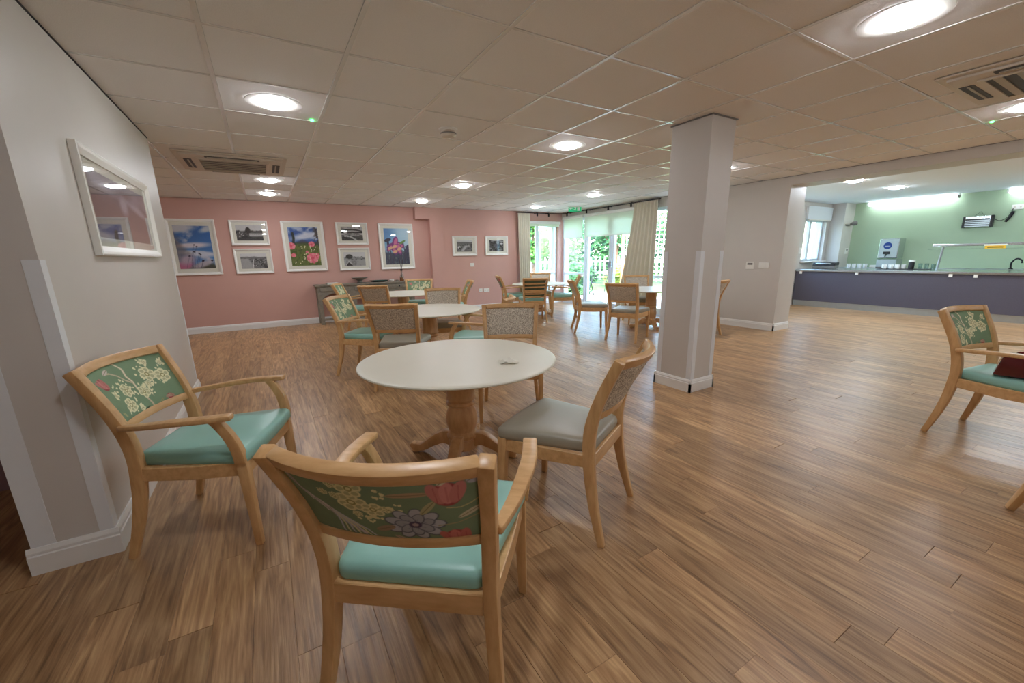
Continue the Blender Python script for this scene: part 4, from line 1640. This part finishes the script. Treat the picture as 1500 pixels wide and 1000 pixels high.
# ------------------------------------------------------------------ console by the pink wall
CXa, CXb, CYf, CYb, CZ = .81, 2.84, 9.06, 9.39, .80
t = thing('console_table', 'grey washed wooden console with arched openings against the pink wall', 'console', (0, 0, 0))
MB().box(CXa, CXb, CYf - .02, CYb, CZ - .035, CZ).build('top', 'grey_wash', t, .006)
for k in range(3):
    x0 = CXa + .03 + k * (CXb - CXa - .06) / 3
    x1 = x0 + (CXb - CXa - .06) / 3
    # arched front board
    aw = (x1 - x0) / 2 - .075
    cx = (x0 + x1) / 2
    zc = .45
    out = [(x0, .05), (cx - aw, .05)]
    out = [(x0, .10), (cx - aw, .10), (cx - aw, zc)]
    arc = [(cx - aw * math.cos(a), zc + .17 * math.sin(a)) for a in np.linspace(0, math.pi, 15)]
    m = MB()
    m.box(x0, cx - aw, CYf, CYf + .04, 0, CZ - .035)
    m.box(cx + aw, x1, CYf, CYf + .04, 0, CZ - .035)
    vs, fs = [], []
    for i, (ax, az) in enumerate(arc):
        for yy in (CYf, CYf + .04):
            vs += [(ax, yy, az), (ax, yy, CZ - .035)]
    for i in range(len(arc) - 1):
        a = i * 4
        b2 = a + 4
        fs += [(a, b2, b2 + 1, a + 1), (a + 2, a + 3, b2 + 3, b2 + 2), (a, a + 2, b2 + 2, b2), (a + 1, b2 + 1, b2 + 3, a + 3)]
    m.add(vs, fs)
    m.build('arched_front', 'grey_wash', t)
    d = MB().box(x0 + .05, x1 - .05, CYf - .012, CYf, CZ - .135, CZ - .055).build('drawer_front', 'grey_wash', t, .004)
    MB().lathe([(0, 0), (.014, 0), (.016, .012), (0, .02)], seg=12).build('knob', 'black_metal', d, loc=(cx, CYf - .012, CZ - .095)).rotation_euler = (math.radians(90), 0, 0)
    MB().box(x0 + .03, x1 - .03, CYf + .005, CYf + .045, .08, .125).build('stretcher', 'grey_wash', t, .004)
for x in (CXa + .03, CXb - .07):
    MB().box(x, x + .04, CYb - .05, CYb, 0, CZ - .035).build('leg', 'grey_wash', t)
    MB().box(x, x + .04, CYf + .04, CYb - .05, .5, CZ - .035).build('side_panel', 'grey_wash', t)

o = MB().lathe([(0, 0), (.055, 0), (.06, .01), (.04, .03), (.045, .05), (.10, .075), (.165, .105), (.17, .112), (.155, .108), (.09, .085), (0, .07)], seg=28, close=False).build('footed_bowl', 'stone_bowl', loc=(1.70, 9.22, CZ), smooth=.7)
tag(o, 'grey footed bowl on the console', 'bowl')
o = MB().lathe([(0, 0), (.10, 0), (.16, .015), (.19, .035), (.185, .038), (.12, .02), (0, .014)], seg=28, close=False).build('oval_dish', 'ceramic_green', loc=(2.10, 9.22, CZ), smooth=.7)
o.scale = (1.1, .55, 1)
tag(o, 'dark green oval dish on the console', 'dish')
o = MB().lathe([(0, 0), (.03, 0), (.05, .02), (.055, .035), (.05, .036), (.03, .012), (0, .01)], seg=20, close=False).build('small_dish', 'ceramic_white', loc=(2.37, 9.22, CZ), smooth=.7)
tag(o, 'small white dish on the console, left of the diffuser', 'dish')
o = MB().lathe([(0, 0), (.028, 0), (.034, .018), (.03, .03), (0, .034)], seg=18, close=False).build('pebble', 'stone_bowl', loc=(2.48, 9.20, CZ), smooth=.8)
tag(o, 'small grey pebble on the console next to the white dish', 'pebble')
t = thing('paper_stack', 'pile of white leaflets at the left end of the console', 'papers', (1.14, 9.2, CZ), .15)
for k in range(5):
    MB().box(-.10 - .01 * (k % 2), .11, -.075, .075 + .008 * (k % 3), k * .006, k * .006 + .005).build('leaflet', 'paper_white' if k % 2 == 0 else 'plastic_cream', t)
t = thing('reed_diffuser', 'glass reed diffuser with amber liquid on the console', 'diffuser', (2.60, 9.22, CZ))
MB().lathe([(.048, .0), (.05, .01), (.048, .09), (.022, .15), (.018, .235), (.024, .245)], seg=20, close=False).build('bottle', 'tumbler_glass', t, smooth=.7)
MB().lathe([(0, .004), (.045, .004), (.044, .075), (0, .075)], seg=20, close=False).build('liquid', 'amber_oil', t, smooth=.7)
MB().lathe([(.0245, .22), (.027, .222), (.027, .25), (.0245, .252)], seg=20, close=False).build('collar', 'black_metal', t, smooth=.7)
for k, (dx, dy) in enumerate(((.05, .01), (.02, .03), (-.015, .02), (-.03, -.01), (.06, -.02))):
    MB().tube([(-dx * .25, -dy * .25, .02), (dx * .1, dy * .1, .25), (dx, dy, .46 + .01 * k)], .0032, 6).build('reed_stick', 'reed', t)
# ------------------------------------------------------------------ kitchen servery
t = thing('serving_counter', 'long dark fronted serving counter with steel top in the kitchen', 'counter', (0, 0, 0))
CF, CT = 10.9, .852
MB().box(CF + .03, CF + .06, Y_REAR + .02, KY - .02, .13, CT - .05).build('front_panel', 'counter_panel', t)
MB().box(CF + .07, CF + .09, Y_REAR + .02, KY - .02, 0, .13).build('kick_plate', 'steel_dull', t)
MB().box(CF, 11.95, Y_REAR + .02, KY - .02, CT - .045, CT).build('worktop', 'steel', t, .006)
MB().box(11.9, 11.94, Y_REAR + .02, KY - .02, 0, CT - .045).build('rear_panel', 'steel_dull', t)
for y in (5.02, 3.93, 2.50, 2.18):
    MB().box(CF + .005, CF + .03, y - .025, y + .025, CT - .10, CT - .045).build('catch', 'plastic_white', t)
t2 = thing('back_counter', 'steel worktop running along the green kitchen wall', 'counter', (0, 0, 0))
MB().box(12.24, KX - .004, Y_REAR + .02, 4.85, CT - .04, CT).build('worktop', 'steel_dull', t2, .005)
MB().box(12.30, KX - .004, Y_REAR + .02, 4.85, 0, CT - .04).build('base', 'plastic_cream', t2)
# heated gantry
t = thing('serving_gantry', 'steel serving gantry with glass shelf and yellow notice on the counter', 'gantry', (11.45, 0, CT))
MB().tube([(0, 2.84, .004), (-.05, 2.80, .44)], .018).build('post', 'steel_dull', t, smooth=.8)
MB().tube([(0, .4, .004), (-.05, .42, .44)], .018).build('post', 'steel_dull', t, smooth=.8)
MB().box(-.20, .16, .3, 2.92, .455, .50).build('canopy', 'steel', t, .008)
MB().box(-.26, .06, .3, 2.96, .40, .408).build('glass_shelf', 'tumbler_glass', t)
nz = MB().box(-.212, -.204, 1.97, 2.22, .40, .47).build('notice', 'yellow_sign', t)
MB().box(-.2135, -.212, 2.0, 2.19, .418, .434).build('notice_print', 'sign_print', nz)
MB().box(-.2145, -.2035, 1.955, 2.235, .455, .478).build('notice_clip', 'paper_white', nz)
# water boiler
t = thing('water_boiler', 'steel water boiler with round blue badge on the back counter', 'water boiler', (12.48, 3.92, CT))
MB().box(-.17, .17, -.18, .18, .22, .66).build('body', 'steel', t, .012)
MB().box(-.17, .17, -.18, .18, 0, .20).build('lower_body', 'steel_dull', t, .01)
MB().box(-.176, -.17, -.165, .165, .24, .64).build('front_panel', 'steel_dull', t)
bd = MB().lathe([(0, 0), (.075, 0), (.075, .006), (0, .006)], seg=28).build('badge', 'blue_badge', t, loc=(-.176, .02, .50))
bd.rotation_euler = (0, math.radians(-90), 0)
MB().box(-.184, -.182, -.025, .065, .488, .496).build('badge_bar', 'paper_white', t)
MB().box(-.19, -.17, -.04, .08, .31, .37).build('control_panel', 'plastic_dark', t)
MB().tube([(-.18, .02, .30), (-.22, .02, .29), (-.225, .02, .25)], .012).build('tap', 'black_metal', t, smooth=.8)
MB().box(-.25, -.17, -.15, .15, 0, .03).build('drip_tray', 'plastic_grey', t, .004)
# contact grill
t = thing('contact_grill', 'dark contact grill at the left end of the servery', 'grill', (11.45, 4.76, CT), math.radians(8))
MB().box(-.17, .17, -.22, .22, .012, .07).build('base', 'plastic_grey', t, .01)
MB().prism([(-.17, .075), (.17, .075), (.17, .15), (-.10, .14)], 'y', -.22, .22).build('lid', 'plastic_dark', t, .01)
MB().tube([(-.17, -.15, .11), (-.24, -.13, .13), (-.24, .13, .13), (-.17, .15, .11)], .01).build('handle', 'steel', t, smooth=.8)
# mugs and tumblers
mug = thing('mug', 'x', 'mug', (0, 0, 0))
MB().lathe([(0, 0), (.03, 0), (.036, .006), (.04, .09), (.037, .09), (.032, .012), (0, .01)], seg=18, close=False).build('cup', 'ceramic_white', mug, smooth=.7)
MB().tube(refine([(.037, 0, .075), (.06, 0, .07), (.064, 0, .045), (.054, 0, .022), (.036, 0, .018)], 3), .005, 6).build('handle', 'ceramic_white', mug, smooth=.8)
ORD = ['first', 'second', 'third', 'fourth', 'fifth']
spots = []
for row, n in ((0, 4), (1, 4)):
    for k in range(n):
        spots.append((12.50 - .12 * row, 4.70 - .11 * k - .05 * row, 0, 'white mugs on the back counter', 'white mug left of the boiler, %s row, %s from the left' % (('rear', 'front')[row], ORD[k])))
for row, n in ((0, 4), (1, 3)):
    for k in range(n):
        spots.append((11.74 - .12 * row, 3.76 - .11 * k - .05 * row, .0112, 'white mugs on the tray', 'white mug on the dark tray, %s row, %s from the left' % (('rear', 'front')[row], ORD[k])))
for k, (x, y, dz, g, lab) in enumerate(spots):
    o = mug if k == 0 else dup(mug, (0, 0, 0), 0)
    o.location = (x, y, CT + dz)
    o.rotation_euler = (0, 0, math.pi + .35 * math.sin(k * 2.1))
    o['label'] = lab
    o['group'] = g
o = MB().box(-.20, .20, -.50, .28, 0, .011).build('serving_tray', 'plastic_dark', loc=(11.68, 3.52, CT), bevel=.004)
tag(o, 'dark flat tray under the white mugs', 'tray')
t = thing('condiment_jar', 'dark jar with white lid at the end of the mug tray', 'jar', (11.60, 3.27, CT + .0112))
MB().lathe([(0, 0), (.045, 0), (.048, .01), (.048, .13), (.03, .15), (0, .15)], seg=18, close=False).build('jar_body', 'plastic_dark', t, smooth=.6)
MB().lathe([(0, .148), (.052, .148), (.052, .185), (0, .185)], seg=18, close=False).build('lid', 'plastic_white', t, smooth=.6)
for k, y in enumerate((2.98, 3.08, 3.18)):
    o = MB().lathe([(0, 0), (.03, 0), (.036, .11), (.034, .11), (.028, .006), (0, .006)], seg=18, close=False).build('glass_tumbler', 'tumbler_glass', loc=(12.0 - .2 * (k != 5), y, CT), smooth=.7)
    o.location.x = 11.78
    if y > 3.0:
        o.location.z = CT + .0112
    tag(o, 'clear glass tumbler right of the mugs, %s of three' % ('rightmost', 'middle', 'leftmost')[k], 'glass', 'clear tumblers on the counter')
o = MB().box(-.05, .05, -.09, .09, 0, .06).build('paper_box', 'paper_white', loc=(12.64, 4.22, CT), bevel=.003)
tag(o, 'white box on the back counter touching the boiler', 'box')
t = thing('sink_tap', 'black curved tap behind the serving gantry', 'tap', (12.45, 2.05, CT))
MB().tube(refine([(0, 0, 0), (0, .01, .12), (-.02, -.05, .2), (-.05, -.12, .17), (-.05, -.13, .12)], 5), .014).build('spout', 'black_metal', t, smooth=.8)
MB().lathe([(0, 0), (.03, 0), (.03, .02), (0, .02)], seg=16).build('base_collar', 'black_metal', t)
# wall heater with cable and socket
t = thing('insect_killer', 'silver and black louvred insect killer unit hung on the green wall', 'insect killer', (KX, 2.70, 1.79))
MB().box(-.10, -.005, -.185, .185, -.10, .10).build('body', 'plastic_dark', t, .008)
for s in (-1, 1):
    MB().box(-.125, -.003, s * .195 - .018, s * .195 + .018, -.115, .115).build('end_cap', 'plastic_dark', t, .01)
MB().box(-.115, -.10, -.178, .178, .055, .105).build('top_fascia', 'steel', t, .003)
for k in range(4):
    MB().box(-.113, -.10, -.178, .178, -.10 + .036 * k, -.078 + .036 * k).build('louvre', 'steel_dull', t, .002)
MB().tube([(-.03, -.08, .10), (-.01, 0, .20), (-.03, .08, .10)], .003, 6).build('hanging_wire', 'black_metal', t)
MB().tube(refine([(-.02, -.21, .04), (-.02, -.28, .0), (-.03, -.36, .03), (-.03, -.41, .12), (-.02, -.43, .22)], 4), .005, 6).build('cable', 'black_metal', t)
o = MB().tube(refine([(KX - .03, 2.33, 1.76), (KX - .035, 2.28, 1.86), (KX - .03, 2.25, 1.95)], 4), .022, 8).build('cable_bundle', 'black_metal', smooth=.8)
tag(o, 'black coiled cable hanging below the kitchen wall socket', 'cable')
plate('wall_socket', 'white socket high on the green kitchen wall', 'socket', KX, 2.22, 2.03, .15, .09, math.radians(-90), 'socket')
plate('wall_socket', 'cream boxed socket in the kitchen corner above the mugs', 'socket', 12.66, 4.86, 1.25, .13, .14, 0, 'screen')
# camera-like spotlight on the kitchen casing
t = thing('wall_spotlight', 'grey adjustable spotlight on the kitchen corner casing', 'spotlight', (12.50, 4.86, 1.87))
MB().box(-.13, .06, -.04, 0, -.015, .015).build('bracket', 'plastic_grey', t, .003)
sp = MB().lathe([(0, 0), (.03, 0), (.05, .06), (.052, .12), (0, .12)], seg=18, close=False).build('head', 'plastic_grey', t, loc=(.02, -.06, .02), smooth=.6)
sp.rotation_euler = (math.radians(80), 0, math.radians(50))
t = thing('roller_blind', 'grey rolled blind above the kitchen window', 'roller blind', ((KW[0] + KW[1]) / 2, KY, 2.0))
MB().box(-.55, .62, -.05, -.001, .0, .29).build('pelmet', 'plaster_white', t, .004)
MB().box(-.50, .56, -.06, -.03, -.03, .0).build('roll', 'plastic_white', t, .006)
plate('wall_socket', 'small brown and white fitting on the kitchen side wall', 'switch', 11.0, KY, 1.28, .09, .14, 0, 'switch')

# ------------------------------------------------------------------ the garden
gr = MB().box(7.40, 60, KY + .25, 70, -.22, -.08).box(-30, 7.40, 9.72, 70, -.22, -.08)
struct(gr.build('ground', 'grass'), 'lawn outside the windows')
pv = MB()
pavs = []
patio = struct(MB().box(7.36, 10.6, 5.45, 13.2, -.09, -.045).build('patio', 'paving'), 'pale paved patio outside the french doors')
slab = MB().box(-.297, .297, -.297, .297, 0, .03).mesh('paving_slab', .004, 1)
for i in range(5):
    for j in range(12):
        link('paving_slab', slab, 'paving', patio, (7.68 + .6 * i, 5.77 + .6 * j, -.045))


def tree(x, y, h, rad, leafm, label, seed, name='garden_tree', n=1500, trunk_h=None, cat='tree'):
    r = random.Random(seed)
    t = thing(name, label, cat, (x, y, -.08))
    th = trunk_h if trunk_h is not None else h * .55
    if th > 0.1:
        MB().tube(refine([(0, 0, 0), (.05, .03, th * .5), (-.04, .05, th), (.02, 0, h * .85)], 3), lerp_list([.10, .08, .05, .02], 10), 8).build('trunk', 'bark', t, smooth=.8)
        for k in range(4):
            a = r.random() * 6.28
            MB().tube([(0, 0, th * .8), (math.cos(a) * rad * .4, math.sin(a) * rad * .4, th + (h - th) * .35), (math.cos(a) * rad * .7, math.sin(a) * rad * .7, th + (h - th) * .6)], [.04, .025, .01], 6).build('branch', 'bark', t, smooth=.8)
    f = MB()
    cz = th + (h - th) * .5 if th > 0.1 else h * .5
    hz = (h - th) * .6 if th > .1 else h * .55
    blobs = [(r.gauss(0, .45) * rad, r.gauss(0, .45) * rad, cz + r.gauss(0, .45) * hz, rad * (.3 + .25 * r.random())) for _ in range(11)]
    for _ in range(n):
        bx_, by_, bz_, br_ = r.choice(blobs)
        d = Vector((r.gauss(0, 1), r.gauss(0, 1), r.gauss(0, 1))).normalized() * br_ * (r.random() ** .4)
        c = Vector((bx_, by_, max(bz_, .1))) + d
        if c.z < .03:
            c.z = .03 + r.random() * .1
        s = .05 + .05 * r.random()
        u = Vector((r.gauss(0, 1), r.gauss(0, 1), r.gauss(0, .6))).normalized()
        w_ = u.orthogonal().normalized()
        f.add([c - u * s * 1.5, c + w_ * s * .7, c + u * s * 1.5, c - w_ * s * .7], [(0, 1, 2, 3)])
    o = f.build('foliage', leafm, t)
    o['kind'] = 'stuff'
    return t


tree(8.4, 12.6, 4.2, 1.1, 'leaf', 'slender green tree seen through the corner window', 1, n=2600, trunk_h=1.2)
tree(9.0, 11.2, 1.15, .6, 'leaf_dark', 'dark green shrub below the corner window view', 2, 'garden_shrub', 1200, 0, 'shrub')
tree(10.6, 12.6, .9, .5, 'leaf', 'small bright shrub right of the dark shrub outside', 3, 'garden_shrub', 900, 0, 'shrub')
tree(15.0, 15.2, 4.4, 1.9, 'leaf_dark', 'broad tree seen through the left french door', 4, n=3200, trunk_h=1.5)
tree(13.3, 16.6, 1.2, .9, 'leaf_dark', 'low dark shrub under the broad tree', 5, 'garden_shrub', 1300, 0, 'shrub')
tree(13.3, 12.9, .85, .8, 'leaf_yellow', 'yellow green shrub in front of the white fence', 6, 'garden_shrub', 1300, 0, 'shrub')
tree(16.0, 11.9, 3.6, 1.2, 'leaf', 'leafy tree beside the orange post and trellis', 7, n=2400, trunk_h=.9)
tree(11.4, 23.0, 5.0, 2.0, 'leaf', 'tall light green tree beyond the fence', 8, n=2600, trunk_h=1.8)
tree(24.5, 23.0, 5.4, 2.6, 'leaf_dark', 'large dark tree far behind the fence', 9, n=2600, trunk_h=1.8)
tree(6.6, 16.5, 5.0, 2.0, 'leaf', 'tall tree left in the corner window view', 10, n=2200, trunk_h=1.8)
tree(21.0, 13.0, 5.0, 2.4, 'leaf', 'tall tree far right behind the trellis', 11, n=2200, trunk_h=1.8)


def hedge(x0, y0, x1, y1, h, label, seed, m='leaf_dark'):
    r = random.Random(seed)
    t = thing('garden_hedge', label, 'hedge', (x0, y0, -.08))
    f = MB()
    dx, dy = x1 - x0, y1 - y0
    L = math.hypot(dx, dy)
    for _ in range(int(L * h * 110)):
        a = r.random()
        z = r.random() * h * (.85 + .15 * math.sin(a * 23))
        off = r.gauss(0, .35)
        c = Vector((dx * a - dy / L * off, dy * a + dx / L * off, max(z, .1)))
        s = .10 + .09 * r.random()
        u = Vector((r.gauss(0, 1), r.gauss(0, 1), r.gauss(0, .6))).normalized()
        w_ = u.orthogonal().normalized()
        f.add([c - u * s * 1.4, c + w_ * s * .8, c + u * s * 1.4, c - w_ * s * .8], [(0, 1, 2, 3)])
    o = f.build('foliage', m, t)
    o['kind'] = 'stuff'


hedge(14.5, 25.0, 27.5, 16.5, 3.6, 'tall dark hedge closing the garden behind the fence', 21)
hedge(2.5, 25.5, 9.8, 25.5, 3.8, 'tall green hedge beyond the corner window', 22, 'leaf')

t = thing('garden_fence', 'white picket fence across the lawn', 'fence', (18.0, 15.6, -.08), math.radians(-38))
pk = MB().prism([(-.05, 0), (.05, 0), (.05, 1.15), (0, 1.25), (-.05, 1.15)], 'y', -.012, .012).mesh('picket')
for k in range(56):
    link('picket', pk, 'fence_white', t, (-7.0 + .25 * k, 0, .02))
for z in (.35, .95):
    MB().box(-7.1, 7.0, .012, .05, z, z + .09).build('fence_rail', 'fence_white', t)

t = thing('trellis', 'white square trellis panel with orange timber post', 'trellis', (12.57, 11.41, -.08), math.radians(-38))
MB().box(-.78, -.66, -.05, .05, 0, 2.7).build('post', 'post_orange', t, .006)
for k in range(9):
    MB().box(-.6 + .17 * k, -.575 + .17 * k, -.012, .0, .3, 2.6).build('upright_lath', 'fence_white', t)
for k in range(14):
    MB().box(-.62, .82, .0, .012, .34 + .17 * k, .365 + .17 * k).build('cross_lath', 'fence_white', t)

t = thing('garden_chair', 'dark metal garden chair with curved frame on the patio', 'garden chair', (9.05, 9.92, -.015), math.radians(120))
for s in (-.25, .25):
    MB().tube(refine([(s, .30, 0), (s, .14, .25), (s, -.02, .45), (s, -.16, .72), (s, -.22, .98)], 4), .014).build('side_frame', 'black_metal', t, smooth=.8)
    MB().tube([(s, -.30, 0), (s, -.02, .42)], .014).build('leg', 'black_metal', t, smooth=.8)
    MB().tube([(s, -.12, .64), (s, .22, .66)], .012).build('arm', 'black_metal', t, smooth=.8)
for k in range(5):
    MB().tube([(-.25, -.02 + .06 * k, .43), (.25, -.02 + .06 * k, .43)], .009, 6).build('seat_bar', 'black_metal', t)
    MB().tube([(-.25, -.09 - .03 * k, .56 + .09 * k), (.25, -.09 - .03 * k, .56 + .09 * k)], .009, 6).build('back_bar', 'black_metal', t)
